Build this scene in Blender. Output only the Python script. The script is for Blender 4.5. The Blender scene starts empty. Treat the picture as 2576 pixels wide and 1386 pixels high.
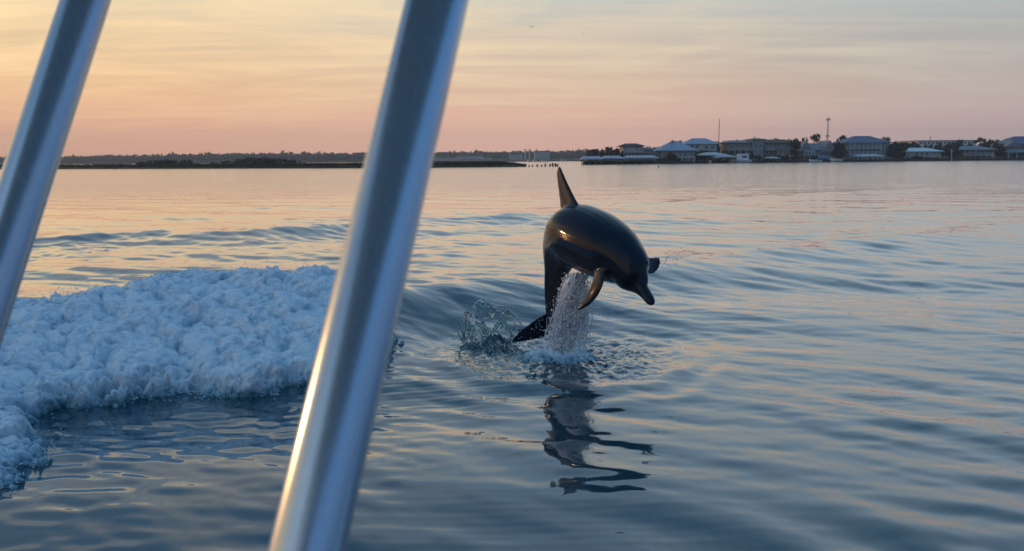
import bpy, bmesh, math, random
import numpy as np
from mathutils import Vector, Matrix

random.seed(7)
rng = np.random.default_rng(7)
SC = bpy.context.scene
COL = SC.collection
R = math.radians

# ------------------------------------------------------------------ camera
CAM_H = 1.8
F_PX = 2000.0            # focal length for a 2576 px wide picture
PITCH, ROLL = 8.31, -0.42
cam_d = bpy.data.cameras.new('camera')
cam_d.sensor_width = 36.0
cam_d.lens = 36.0 * F_PX / 2576.0
cam_d.clip_start = 0.05
cam_d.clip_end = 20000
cam = bpy.data.objects.new('camera', cam_d)
COL.objects.link(cam)
CAM_M = (Matrix.Rotation(R(90 - PITCH), 3, 'X') @ Matrix.Rotation(R(ROLL), 3, 'Z'))
cam.matrix_world = Matrix.Translation((0, 0, CAM_H)) @ CAM_M.to_4x4()
cam_d.dof.use_dof = True
cam_d.dof.focus_distance = 6.9
cam_d.dof.aperture_fstop = 5.6
SC.camera = cam

# ------------------------------------------------------------------ world, sun, exposure
SUN_AZ, SUN_EL = -65.0, 3.0
world = bpy.data.worlds.new('World')
SC.world = world
world.use_nodes = True
wn, wl = world.node_tree.nodes, world.node_tree.links
wn.clear()


def N(nodes, t, **kw):
    n = nodes.new(t)
    for k, v in kw.items():
        if k == 'ins':
            for a, b in v.items():
                n.inputs[a].default_value = b
        else:
            setattr(n, k, v)
    return n


def math_node(nodes, links, op, a, b=None, c=None, clamp=False):
    n = nodes.new('ShaderNodeMath')
    n.operation = op
    n.use_clamp = clamp
    for i, v in enumerate((a, b, c)):
        if v is None:
            continue
        if isinstance(v, (int, float)):
            n.inputs[i].default_value = v
        else:
            links.new(v, n.inputs[i])
    return n.outputs[0]


def ramp(nodes, links, fac, stops, interp='LINEAR'):
    n = nodes.new('ShaderNodeValToRGB')
    n.color_ramp.interpolation = interp
    el = n.color_ramp.elements
    while len(el) < len(stops):
        el.new(0.5)
    for e, (p, c) in zip(el, stops):
        e.position = p
        e.color = tuple(c) + (1.0,) if len(c) == 3 else c
    links.new(fac, n.inputs[0])
    return n.outputs[0]


def mixc(nodes, links, fac, a, b, blend='MIX'):
    n = nodes.new('ShaderNodeMix')
    n.data_type = 'RGBA'
    n.blend_type = blend
    n.clamp_factor = True
    for sock, v in ((n.inputs[0], fac), (n.inputs[6], a), (n.inputs[7], b)):
        if isinstance(v, (int, float)):
            sock.default_value = v
        elif isinstance(v, tuple):
            sock.default_value = v if len(v) == 4 else v + (1.0,)
        else:
            links.new(v, sock)
    return n.outputs[2]


def build_world():
    tc = wn.new('ShaderNodeTexCoord')
    sep = wn.new('ShaderNodeSeparateXYZ')
    wl.new(tc.outputs['Generated'], sep.inputs[0])
    X, Y, Z = sep.outputs
    M = lambda *a, **k: math_node(wn, wl, *a, **k)
    zc = M('MAXIMUM', Z, 0.0)
    e = M('POWER', zc, 0.5)                     # finer steps near the horizon
    hl = M('SQRT', M('ADD', M('MULTIPLY', X, X), M('ADD', M('MULTIPLY', Y, Y), 1e-5)))
    sx, sy = math.sin(R(SUN_AZ)), math.cos(R(SUN_AZ))
    cs = M('DIVIDE', M('ADD', M('MULTIPLY', X, sx), M('MULTIPLY', Y, sy)), hl)
    az = M('MULTIPLY_ADD', cs, 0.5, 0.5)        # 1 towards the sun, 0 opposite
    s = lambda deg: math.sqrt(math.sin(R(deg)))
    zen = (.10, .25, .47)
    near = ramp(wn, wl, e, [(0.0, (.86, .42, .27)), (s(2.2), (.93, .48, .29)), (s(5), (1.0, .59, .30)), (s(8), (1.0, .67, .36)),
                            (s(11.5), (.76, .67, .47)), (s(14.5), (.38, .43, .44)), (s(19), (.22, .33, .42)), (s(27), (.15, .28, .42)), (1.0, zen)])
    mid = ramp(wn, wl, e, [(0.0, (.92, .50, .38)), (s(2.2), (.95, .53, .39)), (s(5), (.86, .55, .37)), (s(8), (.84, .62, .44)),
                           (s(11.5), (.66, .64, .54)), (s(14.5), (.52, .60, .62)), (s(19), (.42, .56, .67)), (s(27), (.32, .50, .67)), (1.0, zen)])
    side = ramp(wn, wl, e, [(0.0, (.60, .41, .41)), (s(2.2), (.63, .44, .41)), (s(5), (.58, .46, .40)), (s(8), (.52, .49, .44)),
                            (s(12), (.52, .58, .61)), (s(22), (.52, .68, .80)), (s(45), (.30, .50, .70)), (1.0, zen)])
    east = ramp(wn, wl, e, [(0.0, (.15, .28, .50)), (s(5), (.14, .29, .53)), (s(12), (.13, .30, .56)), (s(30), (.12, .30, .55)), (1.0, zen)])
    f1 = M('MULTIPLY', M('SUBTRACT', az, 0.70), 1 / 0.22, clamp=True)      # mid -> near
    f2 = M('MULTIPLY', M('SUBTRACT', az, 0.43), 1 / 0.29, clamp=True)      # side -> mid
    f3 = M('MULTIPLY', M('SUBTRACT', az, 0.20), 1 / 0.25, clamp=True)      # east -> side
    def soft(f):
        return M('MULTIPLY', M('MULTIPLY', f, f), M('SUBTRACT', 3.0, M('MULTIPLY', f, 2.0)))
    f1, f2, f3 = soft(f1), soft(f2), soft(f3)
    g = mixc(wn, wl, f3, east, side)
    g = mixc(wn, wl, f2, g, mid)
    g = mixc(wn, wl, f1, g, near)
    # thin cirrus seen in perspective on a plane high above
    zz = M('ADD', zc, 0.045)
    cx = M('DIVIDE', X, zz)
    cy = M('DIVIDE', Y, zz)
    cmb = wn.new('ShaderNodeCombineXYZ')
    wl.new(cx, cmb.inputs[0])
    wl.new(cy, cmb.inputs[1])
    mp = N(wn, 'ShaderNodeMapping')
    mp.inputs['Rotation'].default_value = (0, 0, R(9))
    mp.inputs['Scale'].default_value = (0.42, 0.85, 1)
    wl.new(cmb.outputs[0], mp.inputs[0])
    n1 = N(wn, 'ShaderNodeTexNoise', ins={'Scale': 0.85, 'Detail': 6.0, 'Roughness': 0.60, 'Distortion': 1.6})
    wl.new(mp.outputs[0], n1.inputs['Vector'])
    mp2 = N(wn, 'ShaderNodeMapping')
    mp2.inputs['Rotation'].default_value = (0, 0, R(-4))
    mp2.inputs['Location'].default_value = (3.1, 1.7, 0)
    mp2.inputs['Scale'].default_value = (0.16, 1.9, 1)
    wl.new(cmb.outputs[0], mp2.inputs[0])
    n2 = N(wn, 'ShaderNodeTexNoise', ins={'Scale': 1.5, 'Detail': 5.0, 'Roughness': 0.6, 'Distortion': 0.5})
    wl.new(mp2.outputs[0], n2.inputs['Vector'])
    c1 = M('MULTIPLY', M('SUBTRACT', n1.outputs[0], 0.42), 2.6, clamp=True)
    c2 = M('MULTIPLY', M('SUBTRACT', n2.outputs[0], 0.46), 2.8, clamp=True)
    cl = M('MULTIPLY', M('ADD', M('MULTIPLY', c1, 0.95), M('MULTIPLY', c2, 0.6)), M('MULTIPLY', zc, 10.0, clamp=True), clamp=True)
    ccol = ramp(wn, wl, az, [(0.0, (.20, .28, .42)), (0.44, (.62, .58, .52)), (0.68, (.88, .74, .51)), (0.86, (1.16, .83, .46)), (1.0, (1.30, .92, .48))])
    hi = M('MULTIPLY', M('SUBTRACT', 0.80, e), 3.0, clamp=True)            # cirrus fade overhead
    lo = M('MULTIPLY', M('SUBTRACT', zc, 0.05), 14.0, clamp=True)
    gaps = mixc(wn, wl, 1.0, g, (.86, .94, 1.02), 'MULTIPLY')
    g = mixc(wn, wl, M('MULTIPLY', M('MULTIPLY', M('SUBTRACT', 1.0, cl), lo), hi), g, gaps)
    g = mixc(wn, wl, M('MULTIPLY', M('MULTIPLY', cl, 0.85), hi), g, ccol)
    # physical sky underneath
    sky = wn.new('ShaderNodeTexSky')
    sky.sky_type = 'NISHITA'
    sky.sun_disc = False
    sky.sun_elevation = R(SUN_EL)
    sky.sun_rotation = R(SUN_AZ % 360)
    sky.air_density, sky.dust_density, sky.ozone_density = 1.2, 2.0, 2.0
    skc = mixc(wn, wl, 1.0, sky.outputs[0], (.08, .08, .08), 'MULTIPLY')
    fin = mixc(wn, wl, 0.86, skc, g)
    bg = wn.new('ShaderNodeBackground')
    bg.inputs['Strength'].default_value = 1.0
    wl.new(fin, bg.inputs[0])
    out = wn.new('ShaderNodeOutputWorld')
    wl.new(bg.outputs[0], out.inputs[0])


build_world()
sun_d = bpy.data.lights.new('sun', 'SUN')
sun_d.energy = 0.95
sun_d.angle = R(0.8)
sun_d.color = (1.0, 0.52, 0.20)
sun = bpy.data.objects.new('sun', sun_d)
COL.objects.link(sun)
sdir = Vector((math.sin(R(SUN_AZ)) * math.cos(R(SUN_EL)), math.cos(R(SUN_AZ)) * math.cos(R(SUN_EL)), math.sin(R(SUN_EL))))
sun.rotation_euler = sdir.to_track_quat('Z', 'Y').to_euler()
sun.location = (-30, 10, 20)

SC.view_settings.view_transform = 'Standard'
SC.view_settings.look = 'None'
SC.view_settings.exposure = 0.22
SC.view_settings.gamma = 1.0
SC.render.engine = 'CYCLES'
SC.cycles.use_denoising = True
SC.cycles.max_bounces = 7
SC.cycles.diffuse_bounces = 3
SC.cycles.glossy_bounces = 4
SC.cycles.transmission_bounces = 6
SC.cycles.volume_bounces = 0
SC.cycles.sample_clamp_indirect = 6.0
SC.cycles.caustics_reflective = False
SC.cycles.caustics_refractive = False

# ------------------------------------------------------------------ helpers


def tag(o, label=None, cat=None, group=None, kind=None):
    if label: o['label'] = label
    if cat: o['category'] = cat
    if group: o['group'] = group
    if kind: o['kind'] = kind
    return o


def empty(name, loc=(0, 0, 0)):
    o = bpy.data.objects.new(name, None)
    o.empty_display_size = 0.2
    o.location = loc
    COL.objects.link(o)
    return o


def world_m(o):
    m = Matrix.Translation(o.location)
    return m if o.parent is None else world_m(o.parent) @ o.matrix_parent_inverse @ m


def link(name, me, mat=None, parent=None, smooth=False):
    o = bpy.data.objects.new(name, me)
    COL.objects.link(o)
    if mat is not None:
        me.materials.append(mat)
    if smooth:
        me.polygons.foreach_set('use_smooth', [True] * len(me.polygons))
    if parent is not None:
        o.parent = parent
        o.matrix_parent_inverse = world_m(parent).inverted()
    return o


def pydata(name, v, f):
    me = bpy.data.meshes.new(name)
    me.from_pydata([tuple(map(float, p)) for p in v], [], f)
    me.update()
    return me


def np_mesh(name, verts, quads=None, tris=None):
    """fast mesh from numpy arrays"""
    me = bpy.data.meshes.new(name)
    me.vertices.add(len(verts))
    me.vertices.foreach_set('co', np.asarray(verts, dtype=np.float32).ravel())
    k = 4 if quads is not None else 3
    f = np.asarray(quads if quads is not None else tris, dtype=np.int32)
    me.loops.add(f.size)
    me.loops.foreach_set('vertex_index', f.ravel())
    me.polygons.add(len(f))
    me.polygons.foreach_set('loop_start', np.arange(0, f.size, k, dtype=np.int32))
    me.polygons.foreach_set('loop_total', np.full(len(f), k, dtype=np.int32))
    me.update(calc_edges=True)
    me.validate()
    return me


class MB:
    """collects boxes, tubes and prisms in one mesh"""
    def __init__(self):
        self.v, self.f = [], []

    def add(self, v, f):
        b = len(self.v)
        self.v += [tuple(p) for p in v]
        self.f += [tuple(i + b for i in q) for q in f]

    def box(self, x0, x1, y0, y1, z0, z1):
        self.add([(x0, y0, z0), (x1, y0, z0), (x1, y1, z0), (x0, y1, z0), (x0, y0, z1), (x1, y0, z1), (x1, y1, z1), (x0, y1, z1)],
                 [(0, 3, 2, 1), (4, 5, 6, 7), (0, 1, 5, 4), (1, 2, 6, 5), (2, 3, 7, 6), (3, 0, 4, 7)])

    def tube(self, pts, rads, n=8, cap=True):
        pts = [Vector(p) for p in pts]
        if isinstance(rads, (int, float)):
            rads = [rads] * len(pts)
        v, f = [], []
        ref = Vector((0.31, 0.17, 0.93))
        for i, p in enumerate(pts):
            t = (pts[min(i + 1, len(pts) - 1)] - pts[max(i - 1, 0)]).normalized()
            a = t.cross(ref)
            if a.length < 0.05:
                a = t.cross(Vector((1, 0, 0)))
            a.normalize()
            b = t.cross(a)
            for k in range(n):
                an = 2 * math.pi * k / n
                v.append(p + (a * math.cos(an) + b * math.sin(an)) * rads[i])
        for i in range(len(pts) - 1):
            for k in range(n):
                f.append((i * n + k, i * n + (k + 1) % n, (i + 1) * n + (k + 1) % n, (i + 1) * n + k))
        if cap:
            f.append(tuple(range(n))[::-1])
            f.append(tuple((len(pts) - 1) * n + k for k in range(n)))
        self.add(v, f)

    def hip(self, x0, x1, y0, y1, z0, z1, inx, iny=None, over=0.0, fascia=0.25):
        """hip roof with a small fascia; inx = ridge inset from each end"""
        x0 -= over; x1 += over; y0 -= over; y1 += over
        ym = (y0 + y1) / 2
        iy = (y1 - y0) / 2 * 0.98 if iny is None else iny
        a = [(x0, y0), (x1, y0), (x1, y1), (x0, y1)]
        v = [(x, y, z0) for x, y in a] + [(x, y, z0 + fascia) for x, y in a]
        v += [(x0 + inx, y0 + iy, z1), (x1 - inx, y0 + iy, z1), (x1 - inx, y1 - iy, z1), (x0 + inx, y1 - iy, z1)]
        f = [(3, 2, 1, 0), (0, 1, 5, 4), (1, 2, 6, 5), (2, 3, 7, 6), (3, 0, 4, 7), (4, 5, 9, 8), (5, 6, 10, 9), (6, 7, 11, 10), (7, 4, 8, 11), (8, 9, 10, 11)]
        self.add(v, f)

    def gable(self, x0, x1, y0, y1, z0, z1, axis='x', over=0.0):
        """gable roof prism, ridge along axis"""
        x0 -= over; x1 += over; y0 -= over; y1 += over
        if axis == 'x':
            m = (y0 + y1) / 2
            v = [(x0, y0, z0), (x0, m, z1), (x0, y1, z0), (x1, y0, z0), (x1, m, z1), (x1, y1, z0)]
        else:
            m = (x0 + x1) / 2
            v = [(x1, y0, z0), (m, y0, z1), (x0, y0, z0), (x1, y1, z0), (m, y1, z1), (x0, y1, z0)]
        self.add(v, [(0, 1, 2), (5, 4, 3), (0, 3, 4, 1), (1, 4, 5, 2), (2, 5, 3, 0)])

    def build(self, name, mat=None, parent=None, smooth=False):
        return link(name, pydata(name, self.v, self.f), mat, parent, smooth)


def box_obj(name, mat, parent, *a):
    m = MB()
    m.box(*a)
    return m.build(name, mat, parent)


def ray(x, y):
    """direction through a picture point (2576 px scale)"""
    return CAM_M @ Vector(((x - 1288.0) / F_PX, -(y - 693.0) / F_PX, -1.0))


def at(x, y, Y):
    d = ray(x, y)
    return Vector((0, 0, CAM_H)) + d * (Y / d.y)


def on_water(x, y, z=0.0):
    d = ray(x, y)
    return Vector((0, 0, CAM_H)) + d * ((z - CAM_H) / d.z)


K = 2576.0 / 2945.0


def src(x, y, Y):
    return at(x * K, y * K, Y)


# ---- numpy noise
_perm = rng.permutation(4096)


def _h(ix, iy, iz=0):
    return _perm[(_perm[(_perm[ix & 4095] + iy) & 4095] + iz) & 4095]


def perlin2(x, y):
    ix, iy = np.floor(x).astype(int), np.floor(y).astype(int)
    fx, fy = x - ix, y - iy
    u, v = fx * fx * fx * (fx * (fx * 6 - 15) + 10), fy * fy * fy * (fy * (fy * 6 - 15) + 10)

    def g(i, j):
        a = _h(ix + i, iy + j) * (2 * np.pi / 4096.0)
        return np.cos(a) * (fx - i) + np.sin(a) * (fy - j)
    return 1.42 * ((g(0, 0) * (1 - u) + g(1, 0) * u) * (1 - v) + (g(0, 1) * (1 - u) + g(1, 1) * u) * v)


def fbm2(x, y, octv=4, gain=0.5, lac=2.03, billow=False):
    a, s, t = 1.0, 0.0, 0.0
    for o in range(octv):
        n = perlin2(x + 17.3 * o, y - 9.1 * o)
        s = s + a * (np.abs(n) if billow else n)
        t += a
        x, y, a = x * lac, y * lac, a * gain
    return s / t


def worley2(x, y):
    ix, iy = np.floor(x).astype(int), np.floor(y).astype(int)
    best = np.full(x.shape, 9.0)
    for i in (-1, 0, 1):
        for j in (-1, 0, 1):
            hx = _h(ix + i, iy + j) / 4096.0
            hy = _h(iy + j + 913, ix + i + 77) / 4096.0
            d = (ix + i + hx - x) ** 2 + (iy + j + hy - y) ** 2
            best = np.minimum(best, d)
    return np.minimum(np.sqrt(best), 1.0)


def sstep(a, b, x):
    t = np.clip((x - a) / (b - a), 0, 1)
    return t * t * (3 - 2 * t)


# ------------------------------------------------------------------ materials
def new_mat(name):
    m = bpy.data.materials.new(name)
    m.use_nodes = True
    nt = m.node_tree
    return m, nt.nodes, nt.links, nt.nodes['Principled BSDF']


def simple(name, col, rough=0.6, metal=0.0, var=0.12, scale=3.0, bump=0.0):
    m, n, l, b = new_mat(name)
    tc = n.new('ShaderNodeTexCoord')
    nz = N(n, 'ShaderNodeTexNoise', ins={'Scale': scale, 'Detail': 4.0, 'Roughness': 0.6})
    l.new(tc.outputs['Object'], nz.inputs['Vector'])
    a = tuple(max(0, c * (1 - var)) for c in col)
    c = tuple(c * (1 + var) for c in col)
    l.new(ramp(n, l, nz.outputs[0], [(0.3, a), (0.7, c)]), b.inputs['Base Color'])
    b.inputs['Roughness'].default_value = rough
    b.inputs['Metallic'].default_value = metal
    if bump:
        bp = N(n, 'ShaderNodeBump', ins={'Strength': 0.5, 'Distance': bump})
        l.new(nz.outputs[0], bp.inputs['Height'])
        l.new(bp.outputs[0], b.inputs['Normal'])
    return m


def siding(name, col, pitch=0.22):
    """painted boards with fine horizontal lap lines"""
    m, n, l, b = new_mat(name)
    tc = n.new('ShaderNodeTexCoord')
    wv = N(n, 'ShaderNodeTexWave', wave_type='BANDS', bands_direction='Z', ins={'Scale': 0.314 / pitch})
    wv.wave_profile = 'SAW'
    l.new(tc.outputs['Object'], wv.inputs['Vector'])
    nz = N(n, 'ShaderNodeTexNoise', ins={'Scale': 0.7, 'Detail': 4.0})
    l.new(tc.outputs['Object'], nz.inputs['Vector'])
    l.new(ramp(n, l, nz.outputs[0], [(0.3, tuple(c * .85 for c in col)), (0.7, tuple(c * 1.1 for c in col))]), b.inputs['Base Color'])
    bp = N(n, 'ShaderNodeBump', ins={'Strength': 0.6, 'Distance': 0.02})
    l.new(wv.outputs[0], bp.inputs['Height'])
    l.new(bp.outputs[0], b.inputs['Normal'])
    b.inputs['Roughness'].default_value = 0.6
    return m


def water_mat():
    m, n, l, b = new_mat('sea_water')
    b.inputs['Base Color'].default_value = (.014, .060, .082, 1)
    b.inputs['Roughness'].default_value = 0.045
    b.inputs['IOR'].default_value = 1.40
    b.inputs['Coat Weight'].default_value = 1.0
    b.inputs['Coat IOR'].default_value = 1.62
    b.inputs['Coat Roughness'].default_value = 0.04
    geo = n.new('ShaderNodeNewGeometry')
    mp = N(n, 'ShaderNodeMapping')
    mp.inputs['Rotation'].default_value = (0, 0, R(-14))
    mp.inputs['Scale'].default_value = (0.55, 1.0, 1.0)
    l.new(geo.outputs['Position'], mp.inputs[0])
    n1 = N(n, 'ShaderNodeTexNoise', ins={'Scale': 2.6, 'Detail': 3.0, 'Roughness': 0.45, 'Distortion': 0.3})
    l.new(mp.outputs[0], n1.inputs['Vector'])
    # the mesh carries the waves out to ~60 m; beyond it the material takes over
    at_ = N(n, 'ShaderNodeAttribute', attribute_name='far')
    bp = N(n, 'ShaderNodeBump', ins={'Distance': 0.085})
    l.new(math_node(n, l, 'MULTIPLY', at_.outputs['Fac'], 1.0), bp.inputs['Strength'])
    l.new(n1.outputs[0], bp.inputs['Height'])
    l.new(bp.outputs[0], b.inputs['Normal'])
    l.new(bp.outputs[0], b.inputs['Coat Normal'])
    rg = math_node(n, l, 'MULTIPLY_ADD', at_.outputs['Fac'], 0.085, 0.045)
    l.new(rg, b.inputs['Roughness'])
    l.new(rg, b.inputs['Coat Roughness'])
    return m


def foam_mat():
    m, n, l, b = new_mat('white_foam')
    tc = n.new('ShaderNodeTexCoord')
    at_ = N(n, 'ShaderNodeAttribute', attribute_name='thick_shade')
    nz = N(n, 'ShaderNodeTexNoise', ins={'Scale': 60.0, 'Detail': 4.0, 'Roughness': 0.7})
    l.new(tc.outputs['Object'], nz.inputs['Vector'])
    nb = N(n, 'ShaderNodeTexNoise', ins={'Scale': 9.0, 'Detail': 6.0, 'Roughness': 0.72, 'Distortion': 0.6})
    l.new(tc.outputs['Object'], nb.inputs['Vector'])
    vo = N(n, 'ShaderNodeTexVoronoi', feature='SMOOTH_F1', ins={'Scale': 48.0, 'Randomness': 1.0})
    l.new(tc.outputs['Object'], vo.inputs['Vector'])
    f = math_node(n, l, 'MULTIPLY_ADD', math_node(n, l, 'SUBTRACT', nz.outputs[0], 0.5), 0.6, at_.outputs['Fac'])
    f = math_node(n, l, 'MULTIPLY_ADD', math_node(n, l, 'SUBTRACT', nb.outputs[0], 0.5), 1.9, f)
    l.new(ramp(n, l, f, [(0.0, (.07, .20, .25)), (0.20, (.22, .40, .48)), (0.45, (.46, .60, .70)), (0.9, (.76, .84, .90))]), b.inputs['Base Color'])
    b.inputs['Roughness'].default_value = 0.45
    b.inputs['Specular IOR Level'].default_value = 0.35
    b.inputs['Subsurface Weight'].default_value = 0.3
    b.inputs['Subsurface Radius'].default_value = (.03, .05, .06)
    b.inputs['Subsurface Scale'].default_value = 0.5
    bp = N(n, 'ShaderNodeBump', ins={'Strength': 0.8, 'Distance': 0.012})
    hh = math_node(n, l, 'ADD', nz.outputs[0], math_node(n, l, 'MULTIPLY', vo.outputs[0], -0.8))
    l.new(hh, bp.inputs['Height'])
    l.new(bp.outputs[0], b.inputs['Normal'])
    return m


def spray_mat(name, col=(.82, .85, .88), trans=0.45, rough=0.12, spec=0.5):
    m, n, l, b = new_mat(name)
    b.inputs['Base Color'].default_value = col + (1,)
    b.inputs['Transmission Weight'].default_value = trans
    b.inputs['Roughness'].default_value = rough
    b.inputs['IOR'].default_value = 1.33
    return m


def dolphin_mat():
    m, n, l, b = new_mat('wet_dolphin_skin')
    at_ = N(n, 'ShaderNodeAttribute', attribute_name='dorsal')
    tc = n.new('ShaderNodeTexCoord')
    nz = N(n, 'ShaderNodeTexNoise', ins={'Scale': 5.0, 'Detail': 5.0, 'Roughness': 0.6})
    l.new(tc.outputs['Object'], nz.inputs['Vector'])
    f = math_node(n, l, 'MULTIPLY_ADD', math_node(n, l, 'SUBTRACT', nz.outputs[0], 0.5), 0.22, at_.outputs['Fac'])
    l.new(ramp(n, l, f, [(0.10, (.050, .044, .056)), (0.36, (.022, .024, .036)), (0.60, (.008, .014, .028)), (1.0, (.005, .011, .024))]), b.inputs['Base Color'])
    b.inputs['Roughness'].default_value = 0.19
    b.inputs['IOR'].default_value = 1.40
    b.inputs['Specular IOR Level'].default_value = 0.03
    b.inputs['Coat Weight'].default_value = 0.8
    b.inputs['Coat Roughness'].default_value = 0.07
    b.inputs['Coat IOR'].default_value = 1.33
    n2 = N(n, 'ShaderNodeTexNoise', ins={'Scale': 38.0, 'Detail': 3.0, 'Roughness': 0.55})
    l.new(tc.outputs['Object'], n2.inputs['Vector'])
    bp = N(n, 'ShaderNodeBump', ins={'Strength': 0.13, 'Distance': 0.006})
    l.new(n2.outputs[0], bp.inputs['Height'])
    l.new(bp.outputs[0], b.inputs['Normal'])
    l.new(bp.outputs[0], b.inputs['Coat Normal'])
    return m


def tube_mat():
    m, n, l, b = new_mat('anodised_aluminium')
    tc = n.new('ShaderNodeTexCoord')
    mp = N(n, 'ShaderNodeMapping')
    mp.inputs['Scale'].default_value = (40, 40, 2.0)
    l.new(tc.outputs['Object'], mp.inputs[0])
    nz = N(n, 'ShaderNodeTexNoise', ins={'Scale': 4.0, 'Detail': 4.0, 'Roughness': 0.6})
    l.new(mp.outputs[0], nz.inputs['Vector'])
    l.new(ramp(n, l, nz.outputs[0], [(0.3, (.45, .54, .65)), (0.7, (.48, .57, .68))]), b.inputs['Base Color'])
    b.inputs['Metallic'].default_value = 1.0
    l.new(math_node(n, l, 'MULTIPLY_ADD', nz.outputs[0], 0.04, 0.25), b.inputs['Roughness'])
    return m


def leaf_mat(name, col):
    m, n, l, b = new_mat(name)
    geo = n.new('ShaderNodeObjectInfo')
    tc = n.new('ShaderNodeTexCoord')
    nz = N(n, 'ShaderNodeTexNoise', ins={'Scale': 0.6, 'Detail': 3.0})
    l.new(tc.outputs['Object'], nz.inputs['Vector'])
    l.new(ramp(n, l, nz.outputs[0], [(0.3, tuple(c * .7 for c in col)), (0.7, tuple(c * 1.35 for c in col))]), b.inputs['Base Color'])
    b.inputs['Roughness'].default_value = 0.7
    b.inputs['Specular IOR Level'].default_value = 0.2
    return m


MT = dict(
    water=water_mat(), foam=foam_mat(), spray=spray_mat('falling_spray', (.86, .86, .90), 0.12, 0.15),
    clear=spray_mat('clear_splash', (.50, .72, .72), 0.88, 0.06), drop=spray_mat('spray_drops', (.93, .94, .96), 0.20, 0.10),
    dolphin=dolphin_mat(), tube=tube_mat(), froth=simple('frothy_water', (.93, .93, .95), .35, var=.06, scale=45, bump=.02),
    gel=simple('white_gelcoat', (.78, .78, .76), 0.25, var=.04),
    eye=simple('dark_eye', (.006, .006, .008), 0.08),
    marsh=simple('marsh_mud', (.035, .030, .022), 0.9, var=.3, scale=.8),
    grass=simple('marsh_grass', (.050, .048, .026), 0.85, var=.35, scale=.5),
    land=simple('sandy_lawn', (.055, .060, .035), 0.95, var=.3, scale=.15),
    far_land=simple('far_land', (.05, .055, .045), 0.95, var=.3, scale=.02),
    wood=simple('weathered_wood', (.085, .070, .055), 0.85, var=.3, scale=2),
    wall_stone=simple('bulkhead_timber', (.045, .038, .032), 0.9, var=.3, scale=1.2),
    leaf=leaf_mat('leaves', (.030, .048, .026)), leaf2=leaf_mat('dark_leaves', (.022, .036, .026)), leaf3=leaf_mat('pine_needles', (.034, .040, .024)),
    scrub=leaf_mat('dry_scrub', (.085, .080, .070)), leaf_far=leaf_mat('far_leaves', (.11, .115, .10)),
    bark=simple('bark', (.050, .038, .030), 0.9, var=.3, scale=4),
    white=siding('white_siding', (0.322, 0.328, 0.333)), cream=siding('cream_siding', (0.23, 0.215, 0.2)), blue_w=siding('pale_blue_siding', (0.18, 0.22, 0.25)),
    grey_w=siding('grey_siding', (0.132, 0.143, 0.154)), teal_w=siding('teal_siding', (0.135, 0.19, 0.2)), lilac_w=siding('lilac_siding', (0.19, 0.19, 0.23)),
    tan_w=siding('tan_siding', (0.14, 0.12, 0.1)),
    roof_pale=simple('pale_metal_roof', (.30, .37, .42), 0.45, var=.08, scale=.8), roof_lav=simple('lavender_grey_roof', (.29, .31, .38), 0.5, var=.08, scale=.8),
    roof_blue=simple('slate_blue_roof', (.070, .105, .185), 0.6, var=.12, scale=.8), roof_cyan=simple('cyan_metal_roof', (.36, .52, .60), 0.4, var=.08, scale=.8),
    roof_dark=simple('dark_shingle_roof', (.055, .042, .045), 0.8, var=.2, scale=.8), roof_brown=simple('brown_shingle_roof', (.075, .060, .055), 0.8, var=.2, scale=.8),
    roof_grey=simple('grey_shingle_roof', (.17, .20, .23), 0.7, var=.15, scale=.8), roof_mid=simple('weathered_blue_roof', (.22, .30, .40), 0.5, var=.1, scale=.8),
    pane=simple('window_glass', (.015, .022, .030), 0.12, var=.1), trim=simple('white_trim', (.36, .38, .40), 0.5, var=.05),
    steel=simple('galvanised_steel', (.22, .20, .20), 0.5, metal=.4, var=.15), boat_w=simple('boat_white', (.70, .72, .74), 0.25, var=.05),
    red=simple('mast_red', (.20, .07, .06), .5), bird=simple('dark_feathers', (.05, .045, .045), .8),
    pale_block=simple('pale_render', (.50, .51, .53), .7, var=.08, scale=.1),
)

# ------------------------------------------------------------------ sea
def wave_tile(L, n, lam0, lam1, rms, th0, spread, seed):
    """a periodic patch of wind ripples made in the frequency domain"""
    g = np.random.default_rng(seed)
    k1 = 2 * np.pi * np.fft.fftfreq(n, L / n)
    kx, ky = np.meshgrid(k1, k1, indexing='ij')
    k = np.hypot(kx, ky) + 1e-9
    ka, kb = 2 * np.pi / lam1, 2 * np.pi / lam0
    band = np.exp(-(ka / k) ** 4) * np.exp(-(k / kb) ** 4)
    c = (kx * math.cos(th0) + ky * math.sin(th0)) / k
    amp = band * k ** -1.6 * np.abs(c) ** spread
    amp[0, 0] = 0
    ph = g.normal(size=(n, n)) + 1j * g.normal(size=(n, n))
    h = np.real(np.fft.ifft2(amp * ph))
    return h * (rms / h.std())


TH = math.radians(74)
TILES = [(37.0, wave_tile(37.0, 512, 1.6, 5.5, 0.021, TH, 6, 1), 0.0),
         (11.3, wave_tile(11.3, 512, 0.30, 1.15, 0.0072, TH + .10, 5, 2), 0.35),
         (4.7, wave_tile(4.7, 512, 0.11, 0.36, 0.0019, TH - .12, 3, 3), -0.2)]


def samp(tile, x, y):
    L, h, rot = tile
    n = h.shape[0]
    c, s = math.cos(rot), math.sin(rot)
    u, v = (c * x - s * y) / L * n, (s * x + c * y) / L * n
    iu, iv = np.floor(u).astype(int), np.floor(v).astype(int)
    fu, fv = u - iu, v - iv
    fu, fv = fu * fu * (3 - 2 * fu), fv * fv * (3 - 2 * fv)
    i0, i1, j0, j1 = iu % n, (iu + 1) % n, iv % n, (iv + 1) % n
    return (h[i0, j0] * (1 - fu) + h[i1, j0] * fu) * (1 - fv) + (h[i0, j1] * (1 - fu) + h[i1, j1] * fu) * fv


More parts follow.
